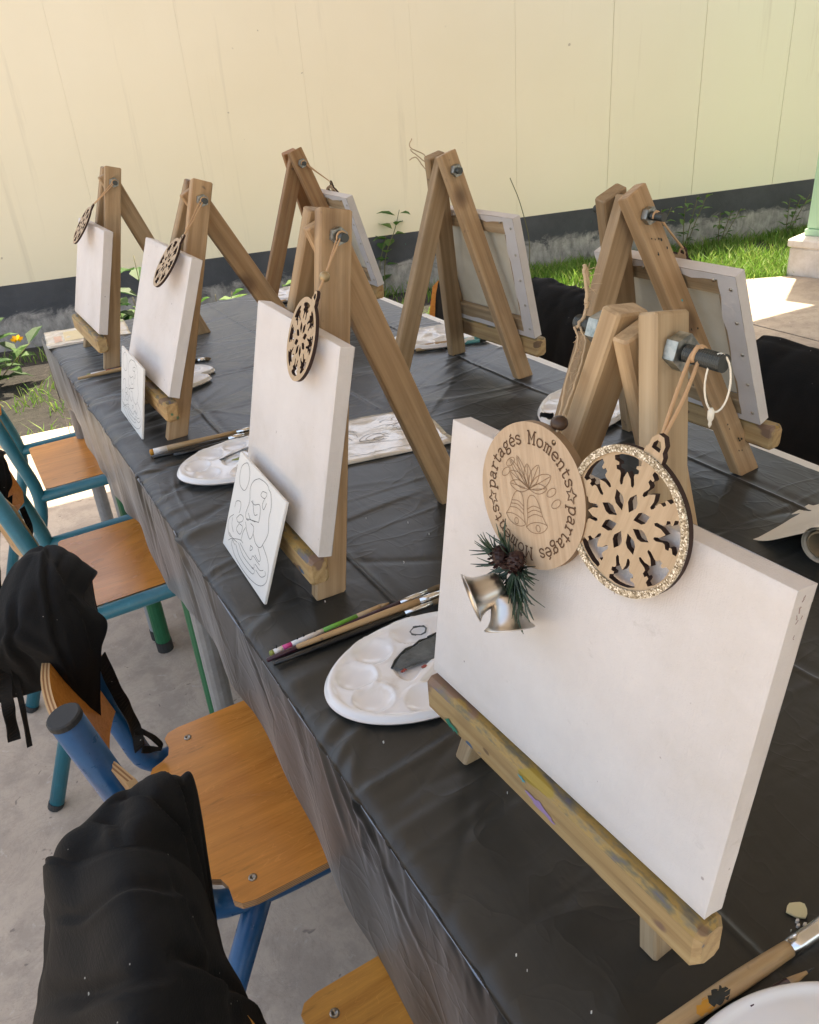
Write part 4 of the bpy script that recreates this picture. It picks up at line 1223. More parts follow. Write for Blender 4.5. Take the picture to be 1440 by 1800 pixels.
for a0, L_, w_ in ((2.5, 0.42, 0.16), (2.9, 0.38, 0.14), (1.9, 0.48, 0.10), (1.5, 0.34, 0.13), (0.9, 0.40, 0.14), (0.35, 0.48, 0.16), (0.0, 0.34, 0.12), (2.2, 0.52, 0.10)):
    c0 = (0.0, 0.10)
    ca, sa = math.cos(a0), math.sin(a0)
    ln([(c0[0] + x * L_ * ca - y * sa, c0[1] + x * L_ * sa + y * ca) for x, y in ((0, 0), (0.35, w_ / 2), (0.7, w_ / 2), (1, 0), (0.7, -w_ / 2), (0.35, -w_ / 2), (0, 0))])
    ln([(c0[0] + x * L_ * ca, c0[1] + x * L_ * sa) for x in (0.2, 0.6, 0.95)])
for dx_, dy_ in ((0.42, 0.05), (0.48, -0.1), (-0.42, 0.35), (-0.30, 0.48)):
    ln([(dx_ + 0.09 * math.cos(a), dy_ + 0.05 * math.sin(a) + 0.03 * math.cos(a)) for a in [k * 0.7 for k in range(10)]])
obj('engraving', mesh('engraving', *join(*dr), M['engrave_thin']), plaque, PM)
hole = PM @ V((PR * 0.90 * math.cos(math.radians(50)), PR * 0.90 * math.sin(math.radians(50)), 0.003))
fb = E1['bolt'] + E1['v'] * (-E1['yn'] + 0.009 + 0.010)
bp_ = hole + (fb - hole) * 0.16
part('bead', ball(bp_, 0.0061, 14, 10, 0.85), M['bead'], plaque, smooth=True)
tw = []
for sgn in (1, -1):
    off = E1['v'] * 0.0016 * sgn - E1['b'] * 0.001 * sgn
    tw.append(tube(wob(spline([hole, bp_ + off * 0.3, bp_ + (fb - bp_) * 0.4 + off * 1.6, bp_ + (fb - bp_) * 0.8 + off * 1.4, fb - E1['b'] * 0.009 + off], 8), 0.0004), 0.00085, 6))
kn = fb + V((0.0, 0.0, 0.012))
tw.append(tube(wob(spline([fb - E1['b'] * 0.009, fb + V((-0.002, 0, 0.008)), kn + V((0.002, 0.003, 0.006)), kn + V((0.003, 0.004, 0.020)), kn + V((-0.002, 0.002, 0.028)), kn + V((-0.004, -0.002, 0.018)), kn], 6), 0.0006), 0.0012, 6))
for _ in range(46):
    p0 = fb + (bp_ - fb) * random.random() ** 2 * 0.9 if random.random() < 0.6 else kn + V((0, 0, random.uniform(0, 0.026)))
    d = V((random.uniform(-1, 1), random.uniform(-1, 1), random.uniform(-0.6, 1))).normalized() * random.uniform(0.003, 0.010)
    tw.append(tube([p0, p0 + d * 0.6, p0 + d + V((0, 0, -0.001))], 0.00022, 4))
part('twine', join(*tw), M['jute'], plaque, smooth=True)
# sprig, cones and bells, in plaque-aligned view coordinates
FM = axes(pc, C1['right'], C1['up'], C1['nf'])
def fp(x, y, z): return FM @ V((x, y, z))
gc = (-0.0040, -0.0575)
nd = []
def needle_spray(cx_, cy_, ang, L_, n_, spread):
    d = V((math.cos(ang), math.sin(ang), 0.25))
    for _ in range(n_):
        u = random.random()
        base = V((cx_, cy_, 0.006)) + d * (L_ * u * 0.7)
        a = ang + random.uniform(-spread, spread)
        dd = V((math.cos(a), math.sin(a), random.uniform(-0.15, 0.7))).normalized() * L_ * random.uniform(0.35, 0.75)
        p0 = fp(*base); p1 = fp(*(base + dd * 0.6 + V((0, 0, 0.001)))); p2 = fp(*(base + dd))
        nd.append(tube([p0, p1, p2], [0.0007, 0.00062, 0.00025], 4))
    nd.append(tube([fp(cx_, cy_, 0.006), fp(*(V((cx_, cy_, 0.006)) + d * L_ * 0.8))], 0.0008, 5))
for ax_, L_, n_, sp in ((2.75, 0.030, 34, 0.9), (2.2, 0.026, 26, 0.8), (3.4, 0.028, 26, 0.8), (-0.55, 0.038, 44, 0.7), (-1.0, 0.036, 44, 0.6), (-1.5, 0.032, 34, 0.7), (0.1, 0.028, 30, 0.7), (-2.1, 0.026, 26, 0.8), (1.3, 0.018, 16, 0.9)):
    needle_spray(gc[0] + random.uniform(-0.004, 0.004), gc[1] + random.uniform(-0.003, 0.003), ax_, L_, n_, sp)
part('pine_sprig', join(*nd), M['needle'], plaque)
for cx_, cy_, ang in ((-0.0125, -0.0500, 0.8), (0.0050, -0.0465, 0.2)):
    sc_ = [ball((0, 0, 0), 0.0062, 10, 8, 1.3)]
    for k in range(46):
        zz = -0.0078 + 0.0156 * k / 45
        rr = 0.0066 * math.sqrt(max(0.08, 1 - (zz / 0.0085) ** 2)) + 0.0006
        a = k * 2.4
        d = V((math.cos(a), math.sin(a), 0)); s_ = V((-math.sin(a), math.cos(a), 0))
        p0 = d * rr * 0.7 + V((0, 0, zz))
        sc_.append(([p0 - s_ * 0.0018, p0 + s_ * 0.0018, p0 + d * rr * 0.62 + s_ * 0.0012 + V((0, 0, 0.0022)), p0 + d * rr * 0.62 - s_ * 0.0012 + V((0, 0, 0.0022))], [(0, 1, 2, 3)]))
    cmx = FM @ Matrix.Translation((cx_, cy_, 0.014)) @ Matrix.Rotation(ang, 4, 'Z') @ Matrix.Rotation(1.1, 4, 'X')
    obj('pine_cone', mesh('pine_cone', *join(*sc_), M['cone']), plaque, cmx)
bprof = [(0.0016, 0.0), (0.0085, 0.0006), (0.0112, 0.0030), (0.0120, 0.0085), (0.0126, 0.0145), (0.0138, 0.0195), (0.0162, 0.0235), (0.0184, 0.0252), (0.0190, 0.0262), (0.0182, 0.0261), (0.0158, 0.0240), (0.0132, 0.0196), (0.0118, 0.0140), (0.0104, 0.0030), (0.0012, 0.0015)]
def bell_obj(ax0, ax1):
    b_o = obj('bell', mesh('bell', *lathe(bprof, 40), M['silver'], True), plaque, frame_z(ax0, ax1, (0.1, 0.2, 1)))
    d = (V(ax1) - V(ax0)).normalized()
    part('clapper', join(tube([V(ax0) + d * 0.002, V(ax0) + d * 0.020], 0.0006, 6), ball(V(ax0) + d * 0.021, 0.0032, 10, 8)), M['silver'], b_o, smooth=True)
bell_obj(fp(-0.0074, -0.0728, 0.012), fp(-0.0074 - 0.33, -0.0728 - 0.36, 0.012 + 0.85))
bell_obj(fp(-0.0030, -0.0772, 0.013), fp(-0.0030 + 0.457, -0.0772 - 0.887, 0.013 + 0.10))

# loose string ends at the top of the middle right easel and a wrap on the third
st = thing('string_scrap', 'frayed string ends tied at the top of the middle right easel', 'string', R2['bolt'])
tp = R2['bolt'] + R2['v'] * (-R2['yn'] + 0.012)
part('strand', join(*[tube(wob(spline([tp, tp + V((-0.006, 0.005, 0.012 * k)), tp + V((-0.020 - 0.006 * k, 0.012, 0.020 + 0.010 * k)), tp + V((-0.034 + 0.004 * k, 0.014, 0.018 + 0.018 * k))], 5), 0.0006), 0.0011, 5) for k in range(3)]), M['jute'], st)

# ------------------------------------------------------------------ drawing boards leaning on the ledges
DL = [[(0.14, 0.94), (0.09, 0.88), (0.09, 0.78), (0.13, 0.71), (0.22, 0.7), (0.27, 0.75), (0.29, 0.85), (0.26, 0.93), (0.2, 0.97), (0.14, 0.94)], [(0.47, 0.95), (0.38, 0.88), (0.34, 0.78), (0.38, 0.67), (0.35, 0.54), (0.38, 0.49), (0.43, 0.5)], [(0.47, 0.95), (0.57, 0.97), (0.65, 0.97), (0.68, 0.95), (0.73, 0.93), (0.78, 0.83), (0.78, 0.72), (0.82, 0.6), (0.78, 0.48), (0.73, 0.4), (0.64, 0.39), (0.57, 0.44)], [(0.41, 0.69), (0.48, 0.69), (0.57, 0.74), (0.61, 0.69), (0.62, 0.59)], [(0.43, 0.71), (0.51, 0.61), (0.57, 0.64)], [(0.38, 0.49), (0.47, 0.53), (0.62, 0.59)], [(0.4, 0.56), (0.46, 0.53), (0.56, 0.56)], [(0.38, 0.46), (0.43, 0.4), (0.52, 0.36), (0.56, 0.43), (0.55, 0.5), (0.48, 0.5)], [(0.58, 0.88), (0.56, 0.83), (0.64, 0.84), (0.66, 0.9), (0.58, 0.88)], [(0.64, 0.84), (0.62, 0.77), (0.66, 0.74), (0.69, 0.82)], [(0.11, 0.46), (0.12, 0.53), (0.2, 0.57), (0.23, 0.53), (0.22, 0.46)], [(0.12, 0.39), (0.04, 0.3), (0.05, 0.21), (0.1, 0.16), (0.15, 0.16)], [(0.11, 0.35), (0.12, 0.28), (0.18, 0.23)], [(0.19, 0.39), (0.25, 0.46), (0.32, 0.47), (0.31, 0.42), (0.23, 0.37), (0.19, 0.39)], [(0.26, 0.37), (0.34, 0.38), (0.32, 0.29), (0.23, 0.29), (0.26, 0.37)], [(0.1, 0.18), (0.19, 0.17), (0.27, 0.21), (0.36, 0.25), (0.41, 0.25)], [(0.11, 0.1), (0.18, 0.16), (0.19, 0.09)], [(0.18, 0.16), (0.26, 0.14)], [(0.2, 0.17), (0.3, 0.19)], [(0.36, 0.25), (0.37, 0.34), (0.4, 0.41)], [(0.2, 0.1), (0.3, 0.05), (0.47, 0.03), (0.67, 0.04), (0.85, 0.09), (0.95, 0.18), (0.96, 0.28), (0.91, 0.38), (0.77, 0.45)], [(0.27, 0.16), (0.39, 0.1), (0.55, 0.09), (0.7, 0.11), (0.72, 0.16), (0.66, 0.15)], [(0.32, 0.2), (0.45, 0.15), (0.61, 0.15), (0.7, 0.17), (0.69, 0.21)], [(0.35, 0.22), (0.48, 0.2), (0.61, 0.2), (0.64, 0.26), (0.72, 0.26), (0.79, 0.26)], [(0.67, 0.29), (0.76, 0.28), (0.78, 0.32), (0.7, 0.38)], [(0.74, 0.18), (0.85, 0.18), (0.92, 0.24), (0.9, 0.27)], [(0.71, 0.22), (0.81, 0.22), (0.87, 0.26)], [(0.56, 0.32), (0.57, 0.27), (0.61, 0.32), (0.56, 0.32)]]
def drawing_board(label, bl, br, w, h, lean):
    d = (V(br) - V(bl)); d.z = 0; d.normalize()
    bk = V((-d.y, d.x, 0))
    up = (V((0, 0, 1)) * math.cos(lean) + bk * math.sin(lean)).normalized()
    nf = d.cross(up).normalized()
    m_ = axes(V(bl), d, up, nf)
    t = thing('drawing_board', label, 'drawing board', bl, 0, 'small boards with outline drawings')
    obj('board', mesh('board', *box(0, w, 0, h, -0.004, 0, 0.0007), M['board']), t, m_)
    rb = []
    for p in DL:
        q_ = [(a.x, a.y) for a in spline([V((x, y, 0)) for x, y in p], 4)]
        rb.append(ribbon([(x * w, y * h) for x, y in q_], 0.00075, 0.0003))
    obj('outline_drawing', mesh('outline_drawing', *join(*rb), M['ink']), t, m_)
drawing_board('small white board with an outline drawing leaning on the second easel', (0.238, 1.042, T + 0.004), (0.231, 0.858, T + 0.004), 0.184, 0.142, math.radians(21))
drawing_board('small white outline drawing board leaning on the third easel', (0.240, 1.70, T + 0.004), (0.237, 1.503, T + 0.004), 0.186, 0.136, math.radians(14))

# ------------------------------------------------------------------ palettes
def palette(label, x, y, a, b, rz, notch=None, hole=None, z=0.0, wells=None, group='white plastic mixing palettes', sc_=1.0):
    t = thing('palette', label, 'palette', (x, y, T + 0.0045 + z), rz, group)
    nr, ns = 54, 132
    wl_ = wells or [(0.69, math.radians(d), 0.0215) for d in (150, 190, 230, 268, 110, 70, 30)]
    wc = [(r_ * a * math.cos(t_), r_ * b * math.sin(t_), rr * (a / 0.12)) for r_, t_, rr in wl_]
    vs, fs = [], []
    def outline(th):
        r_ = 1.0
        if notch:
            d = (th - notch[0] + math.pi) % (2 * math.pi) - math.pi
            r_ -= notch[1] * math.exp(-(d / notch[2]) ** 2)
        return r_
    for i in range(nr + 1):
        rho = i / nr
        for k in range(ns):
            th = 2 * math.pi * k / ns
            o_ = outline(th)
            px_, py_ = a * rho * o_ * math.cos(th), b * rho * o_ * math.sin(th)
            h = 0.0075
            e_ = (1 - rho) * min(a, b) * o_
            if e_ < 0.011: h += 0.0035 * math.exp(-((e_ - 0.005) / 0.0032) ** 2)
            if e_ < 0.0022: h = 0.0035 + 0.0055 * max(e_, 0) / 0.0022
            for wx_, wy_, wr in wc:
                d = math.hypot(px_ - wx_, py_ - wy_)
                if d < wr * 1.18:
                    q_ = d / wr
                    if q_ < 1: h -= 0.0050 * (1 - q_ ** 3)
                    h += 0.0015 * math.exp(-((q_ - 1.05) / 0.07) ** 2)
            # three mixing sectors round the middle
            ex, ey = px_ / a, py_ / b
            er = math.hypot(ex - 0.10, ey); ea = math.atan2(ey, ex - 0.10)
            if er < 0.47 and rho < 0.9:
                sec = abs(((ea + 0.35) % (2 * math.pi / 3)) - math.pi / 3)
                side = (math.pi / 3 - sec) * er
                f_ = min(1, max(0, (0.44 - er) / 0.05)) * min(1, max(0, (side - 0.035) / 0.04))
                h -= 0.0050 * f_ * f_ * (3 - 2 * f_)
            vs.append([px_ * sc_, py_ * sc_, h])
    skirt = len(vs)
    for k in range(ns):
        th = 2 * math.pi * k / ns; o_ = outline(th)
        vs.append([a * o_ * math.cos(th) * 0.985, b * o_ * math.sin(th) * 0.985, 0.0012])
    hf = None
    if hole:
        hf = (hole[0], hole[1], hole[2], hole[3])
    for i in range(nr):
        for k in range(ns):
            l = (k + 1) % ns
            q_ = (i * ns + k, i * ns + l, (i + 1) * ns + l, (i + 1) * ns + k)
            if hf:
                c_ = [sum(vs[j][d_] for j in q_) / 4 for d_ in (0, 1)]
                if ((c_[0] - hf[0]) / hf[2]) ** 2 + ((c_[1] - hf[1]) / hf[3]) ** 2 < 1: continue
            fs.append((q_[0], q_[3], q_[2], q_[1])[::-1])
    for k in range(ns):
        l = (k + 1) % ns
        fs.append((nr * ns + k, nr * ns + l, skirt + l, skirt + k)[::-1])
    obj('tray', mesh('tray', vs, fs, M['white_plastic'], True), t, WM[t.name].copy())
    return t
def paint_pool(t, pts, mt, z, thick=0.0012, name='paint'):
    P_ = spline([V((p[0], p[1], 0)) for p in pts] + [V((pts[0][0], pts[0][1], 0))], 5)[:-1]
    P_ = [p + V((random.uniform(-1, 1), random.uniform(-1, 1), 0)) * 0.0008 for p in P_]
    cx_ = sum(p.x for p in P_) / len(P_); cy_ = sum(p.y for p in P_) / len(P_)
    vs = []
    for f_, h in ((1.0, 0), (0.97, thick), (0.88, thick * 1.1), (0.6, thick * 0.5)):
        vs += [(cx_ + (p.x - cx_) * f_, cy_ + (p.y - cy_) * f_, z + h + random.uniform(0, 0.0002)) for p in P_]
    vs.append((cx_, cy_, z + thick * 0.5))
    n_ = len(P_); fs = []
    for r_ in range(3):
        for i in range(n_):
            j = (i + 1) % n_
            fs.append((r_ * n_ + i, r_ * n_ + j, (r_ + 1) * n_ + j, (r_ + 1) * n_ + i))
    fs += [(3 * n_ + i, 3 * n_ + (i + 1) % n_, 4 * n_) for i in range(n_)]
    return obj(name, mesh(name, vs, fs, M[mt], True), t, WM[t.name].copy())

P1 = palette('white oval palette with grey paint beside the nearest canvas', 0.340, 0.634, 0.121, 0.083, -0.02, wells=[(0.69, math.radians(d), 0.0225) for d in (248, 202, 160, 122, 84, 300, 40)])
pool = [(-0.040, 0.010), (-0.022, 0.024), (-0.002, 0.030), (0.020, 0.034), (0.045, 0.034), (0.052, 0.018), (0.040, 0.004), (0.012, -0.001), (-0.012, 0.001), (-0.030, 0.003)]
paint_pool(P1, pool, 'paint_grey', 0.0072)
rim = []
for i in range(6):
    p = pool[i]
    rim.append(tube(wob([(p[0], p[1], 0.0082), ((p[0] + pool[i + 1][0]) / 2 + 0.001, (p[1] + pool[i + 1][1]) / 2 + 0.002, 0.0086), (pool[i + 1][0], pool[i + 1][1], 0.0082)], 0.0008), 0.0016, 6))
rim = ([WM[P1.name] @ V(v) for v in join(*rim)[0]], join(*rim)[1])
part('dried_paint_rim', rim, M['paint_dark'], P1, smooth=True)
paint_pool(P1, [(-0.012, -0.006), (-0.006, -0.005), (-0.005, -0.008), (-0.011, -0.009)], 'paint_red', 0.0076, 0.0006, 'paint_spot')
paint_pool(P1, [(-0.034, 0.000), (-0.029, 0.002), (-0.027, -0.001), (-0.033, -0.003)], 'paint_red', 0.0074, 0.0005, 'paint_spot')
wm_ = []
for k in range(5):
    a0 = random.uniform(0, 6)
    wm_.append(tube(wob([(0.018 + 0.010 * math.cos(a0 + i * 0.5), 0.052 + 0.008 * math.sin(a0 + i * 0.5), 0.0088) for i in range(7)], 0.001), 0.0007, 5))
wj = join(*wm_)
part('paint_smear', ([WM[P1.name] @ V(v) for v in wj[0]], wj[1]), M['paint_grey'], P1, smooth=True)
P2 = palette('white oval palette with yellowish paint between the second and third easels', 0.362, 1.288, 0.118, 0.083, 0.0, z=0.002, wells=[(0.69, math.radians(d), 0.0225) for d in (255, 205, 165, 125, 88, 300, 40)])
paint_pool(P2, [(-0.030, -0.067), (-0.012, -0.072), (0.004, -0.062), (0.002, -0.046), (-0.012, -0.044), (-0.024, -0.050)], 'paint_cream', 0.0024, 0.0015)
paint_pool(P2, [(-0.022, 0.004), (0.0, 0.008), (0.030, 0.014), (0.034, 0.008), (0.0, 0.0), (-0.015, -0.001)], 'paint_green', 0.0058, 0.001)
paint_pool(P2, [(-0.040, 0.016), (-0.01, 0.025), (0.02, 0.034), (0.022, 0.030), (-0.01, 0.020), (-0.035, 0.012)], 'paint_grey', 0.0078, 0.0008)
palette('white palette with a thumb notch tucked behind the third easel', 0.375, 1.80, 0.105, 0.08, 0.1, notch=(-0.45, 0.30, 0.20))
palette('white palette at the far end of the table below the reddish easel', 0.925, 2.325, 0.105, 0.078, 0.0)
palette('white palette lying behind the legs of the middle right easel', 0.985, 1.655, 0.112, 0.078, -0.25)
palette('kidney shaped white palette with thumb hole behind the nearest easel top', 0.955, 1.092, 0.115, 0.080, 0.62, notch=(math.radians(162), 0.34, 0.15), hole=(-0.060, 0.052, 0.017, 0.012), z=0.001)
palette('white palette at the bottom corner of the table, nearest the viewer', 0.318, 0.100, 0.118, 0.098, -0.2, wells=[(0.55, math.radians(d), 0.02) for d in (200, 240, 280, 320)])

# ------------------------------------------------------------------ brushes
def brush(label, p0, p1, segs, tip=None, r=0.0035, group='brushes lying on the black cloth', name='paintbrush', cat='paintbrush', rb=None):
    """p0 = end of handle, p1 = tip. segs: (part name, material, from, to, radii)"""
    p0, p1 = V(p0), V(p1)
    t = thing(name, label, cat, p0, 0, group)
    fm = frame_z(p0, p1, (0, 0, 1))
    L = (p1 - p0).length
    for nm, mt, u0, u1, rr in segs:
        pr = [(rr[0] * 0.55, L * u0), (rr[0], L * u0 + 0.0012)] if u0 == 0 else [(rr[0], L * u0)]
        k_ = len(rr)
        for i in range(1, k_): pr.append((rr[i], L * (u0 + (u1 - u0) * i / (k_ - 1))))
        vs, fs = lathe(pr, 14)
        obj(nm, mesh(nm, vs, fs, M[mt], True), t, fm)
    return t
zb = T + 0.006
def std(handle, r=0.0036):
    return [('handle', handle, 0.0, 0.70, [r * 0.75, r * 0.9, r * 1.0, r * 1.15, r * 1.05]), ('ferrule', 'ferrule', 0.70, 0.86, [r * 1.12, r * 1.1, r * 0.95]), ('bristles', 'bristle', 0.86, 1.0, [r * 0.95, r * 1.0, r * 0.7, r * 0.15])]
b0 = brush('green pencil with a white and pink patterned end beside the near palette', (0.199, 0.757, zb), (0.366, 0.764, zb), [('tip_cap', 'paint_green', 0.0, 0.03, [0.0036, 0.0036]), ('printed_sleeve', 'handle_white', 0.03, 0.10, [0.0036, 0.0036]), ('pink_band', 'handle_pink', 0.10, 0.17, [0.0036, 0.0036]), ('patterned_sleeve', 'handle_white', 0.17, 0.42, [0.0036, 0.0036]), ('barrel', 'handle_green', 0.42, 0.70, [0.0036, 0.0036]), ('bare_barrel', 'handle_natural', 0.70, 0.90, [0.0036, 0.0035]), ('sharpened_cone', 'handle_natural', 0.90, 0.975, [0.0035, 0.0012]), ('lead', 'graphite', 0.975, 1.0, [0.0012, 0.0003])], name='pencil', cat='pencil', group='pencils on the black cloth')
bl_ = [blob('print_mark', frame_z((0.199 + 0.167 * u, 0.757 + 0.007 * u, zb + 0.0037), (0.199 + 0.167 * u + 0.02, 0.757 + 0.007 * u, zb + 0.0037), (0, 1, 0)) @ Matrix.Rotation(math.pi / 2, 4, 'Y'), [(0.001 * math.cos(a) * random.uniform(0.5, 1.4), 0.004 * math.sin(a) * random.uniform(0.5, 1.3)) for a in [k * 1.05 for k in range(6)]], M['paint_dark'], b0) for u in (0.22, 0.27, 0.36, 0.06)]
brush('plum handled brush lying in the middle of the near bundle', (0.192, 0.748, zb), (0.450, 0.758, zb), std('handle_plum', 0.0038))
brush('natural wood brush resting on top of the near bundle', (0.229, 0.7455, zb + 0.004), (0.462, 0.738, zb + 0.004), std('handle_natural', 0.0042))
brush('black handled brush at the front of the near bundle', (0.196, 0.737, zb), (0.440, 0.731, zb), std('handle_black', 0.0036))
brush('pale wood brush with white handle end, above the second palette', (0.232, 1.432, zb + 0.002), (0.455, 1.412, zb + 0.002), [('handle_end', 'stain_orange', 0.0, 0.03, [0.0055, 0.0058]), ('white_band', 'handle_white', 0.03, 0.14, [0.0058, 0.006])] + [('handle', 'handle_natural', 0.14, 0.72, [0.006, 0.0058, 0.005, 0.0045]), ('ferrule', 'ferrule', 0.72, 0.88, [0.0048, 0.0046]), ('bristles', 'bristle', 0.88, 1.0, [0.0044, 0.0045, 0.001])])
brush('black brush lying under the pale one by the second palette', (0.232, 1.412, zb), (0.43, 1.396, zb), std('handle_black', 0.0052))
brush('second black brush half under the second palette', (0.266, 1.398, zb - 0.001), (0.45, 1.378, zb), std('handle_black', 0.0045))
brush('brush with chipped red and white handle beside the farthest left easel', (0.226, 1.986, zb), (0.40, 1.985, zb), [('handle_end', 'paint_green', 0.0, 0.05, [0.0042, 0.0042]), ('white_band', 'handle_white', 0.05, 0.25, [0.0042, 0.0042]), ('red_band', 'paint_red', 0.25, 0.32, [0.0042, 0.0042]), ('handle', 'handle_plum', 0.32, 0.7, [0.0042, 0.0042]), ('ferrule', 'ferrule', 0.7, 0.86, [0.0042, 0.004]), ('bristles', 'bristle', 0.86, 1.0, [0.004, 0.003, 0.0006])])
brush('natural wood brush in front of the farthest left easel', (0.203, 1.975, zb + 0.001), (0.41, 1.973, zb + 0.001), std('handle_natural', 0.0045))
brush('thick paint spotted brush behind the middle right easel', (0.880, 1.630, zb + 0.002), (1.085, 1.575, zb + 0.002), [('handle_end', 'handle_white', 0.0, 0.10, [0.0058, 0.006]), ('handle', 'handle_natural', 0.10, 0.66, [0.006, 0.0058, 0.0052]), ('painted_ferrule', 'stain_teal', 0.66, 0.88, [0.0056, 0.0054]), ('bristles', 'paint_dark', 0.88, 1.0, [0.005, 0.0045, 0.001])])
brush('turquoise stained thin brush against the thick spotted one', (0.900, 1.612, zb), (1.075, 1.562, zb), [('handle', 'handle_natural', 0.0, 0.35, [0.004, 0.0045]), ('stained_handle', 'paint_green', 0.35, 0.6, [0.0045, 0.0045]), ('ferrule', 'stain_teal', 0.6, 0.85, [0.0045, 0.0043]), ('bristles', 'paint_dark', 0.85, 1.0, [0.004, 0.004, 0.0008])])
for i, dy_ in enumerate((0.0, 0.018)):
    brush(('dark brush in front of the far palette', 'brown brush behind the dark one at the far palette')[i], (0.79, 2.262 + dy_, zb), (0.95, 2.248 + dy_, zb), std('handle_black' if i == 0 else 'handle_natural', 0.0045))
brush('short dark brush lying behind the third easel', (0.40, 1.93, zb), (0.50, 1.90, zb), std('handle_black', 0.005))
bb_ = brush('large flat brush with wooden handle in the bottom corner', (0.235, 0.212, zb + 0.001), (0.520, 0.196, zb + 0.003), [('handle', 'handle_natural', 0.0, 0.545, [0.0048, 0.0054, 0.0060, 0.0066, 0.0070, 0.0066, 0.0058]), ('ferrule', 'ferrule', 0.545, 0.76, [0.0062, 0.0066, 0.0064, 0.0072, 0.0085, 0.0095]), ('bristles', 'bristle', 0.76, 1.0, [0.0092, 0.0095, 0.006])], r=0.006)
fm_ = frame_z((0.235, 0.212, zb + 0.001), (0.520, 0.196, zb + 0.003), (0, 0, 1))
for (u, ang, lx, lw, mt) in ((0.075, 0.7, 0.013, 0.006, 'stain_orange'), (0.084, 0.5, 0.010, 0.006, 'paint_dark')):
    pv, pf_ = [], []
    for i in range(9):
        for k in range(7):
            s_ = (i / 8 - 0.5) * 2; q_ = (k / 6 - 0.5) * 2
            wv_ = math.sqrt(max(0, 1 - s_ * s_)) * (0.75 + 0.25 * math.sin(i * 2.3))
            a = ang + q_ * wv_ * lw / 0.006
            rr = 0.00615 + 0.00035 + (0.0003 if mt == 'paint_dark' else 0)
            pv.append((rr * math.cos(a), rr * math.sin(a), u + s_ * lx))
    for i in range(8):
        for k in range(6):
            pf_.append((i * 7 + k, i * 7 + k + 1, (i + 1) * 7 + k + 1, (i + 1) * 7 + k))
    obj('paint_blot', mesh('paint_blot', pv, pf_, M[mt], True), bb_, fm_)
brush('short pencil stub by the corner palette', (0.330, 0.190, zb + 0.004), (0.392, 0.1835, zb + 0.004), [('barrel', 'handle_plum', 0.0, 0.6, [0.0035, 0.0035]), ('sharpened_cone', 'handle_natural', 0.6, 0.88, [0.0035, 0.0012]), ('lead', 'graphite', 0.88, 1.0, [0.0012, 0.0003])], name='pencil', cat='pencil', group='pencils on the black cloth')
# paint chip and specks
t = thing('paint_chip', 'pale flake of dried paint on the black cloth near the large brush', 'paint flake', (0.424, 0.222, T + 0.003))
cp_ = [(0.424 + 0.0085 * math.cos(a) * random.uniform(0.7, 1.1), 0.222 + 0.0075 * math.sin(a) * random.uniform(0.7, 1.1)) for a in [k * 0.52 for k in range(12)]]
part('flake', prism(cp_, T + 0.0026, T + 0.0042), M['paint_cream'], t)
spk = []
for _ in range(24):
    x, y = random.uniform(0.22, 0.75), random.uniform(0.12, 1.0)
    s_ = random.uniform(0.0004, 0.0009)
    spk.append(prism([(x + s_ * math.cos(a), y + s_ * math.sin(a) * 0.6) for a in (0, 1.3, 2.6, 3.9, 5.1)], T + 0.0015, T + 0.0045))
for x, y in ((0.417, 0.216), (0.419, 0.211), (0.414, 0.213)):
    spk.append(prism([(x + 0.0018 * math.cos(a), y + 0.0012 * math.sin(a)) for a in (0, 1.3, 2.6, 3.9, 5.1)], T + 0.0015, T + 0.0048))
sp_ = part('specks', join(*spk), M['handle_white'], world=Matrix())
tag(sp_, 'tiny white paint specks scattered over the black cloth', kind='stuff')

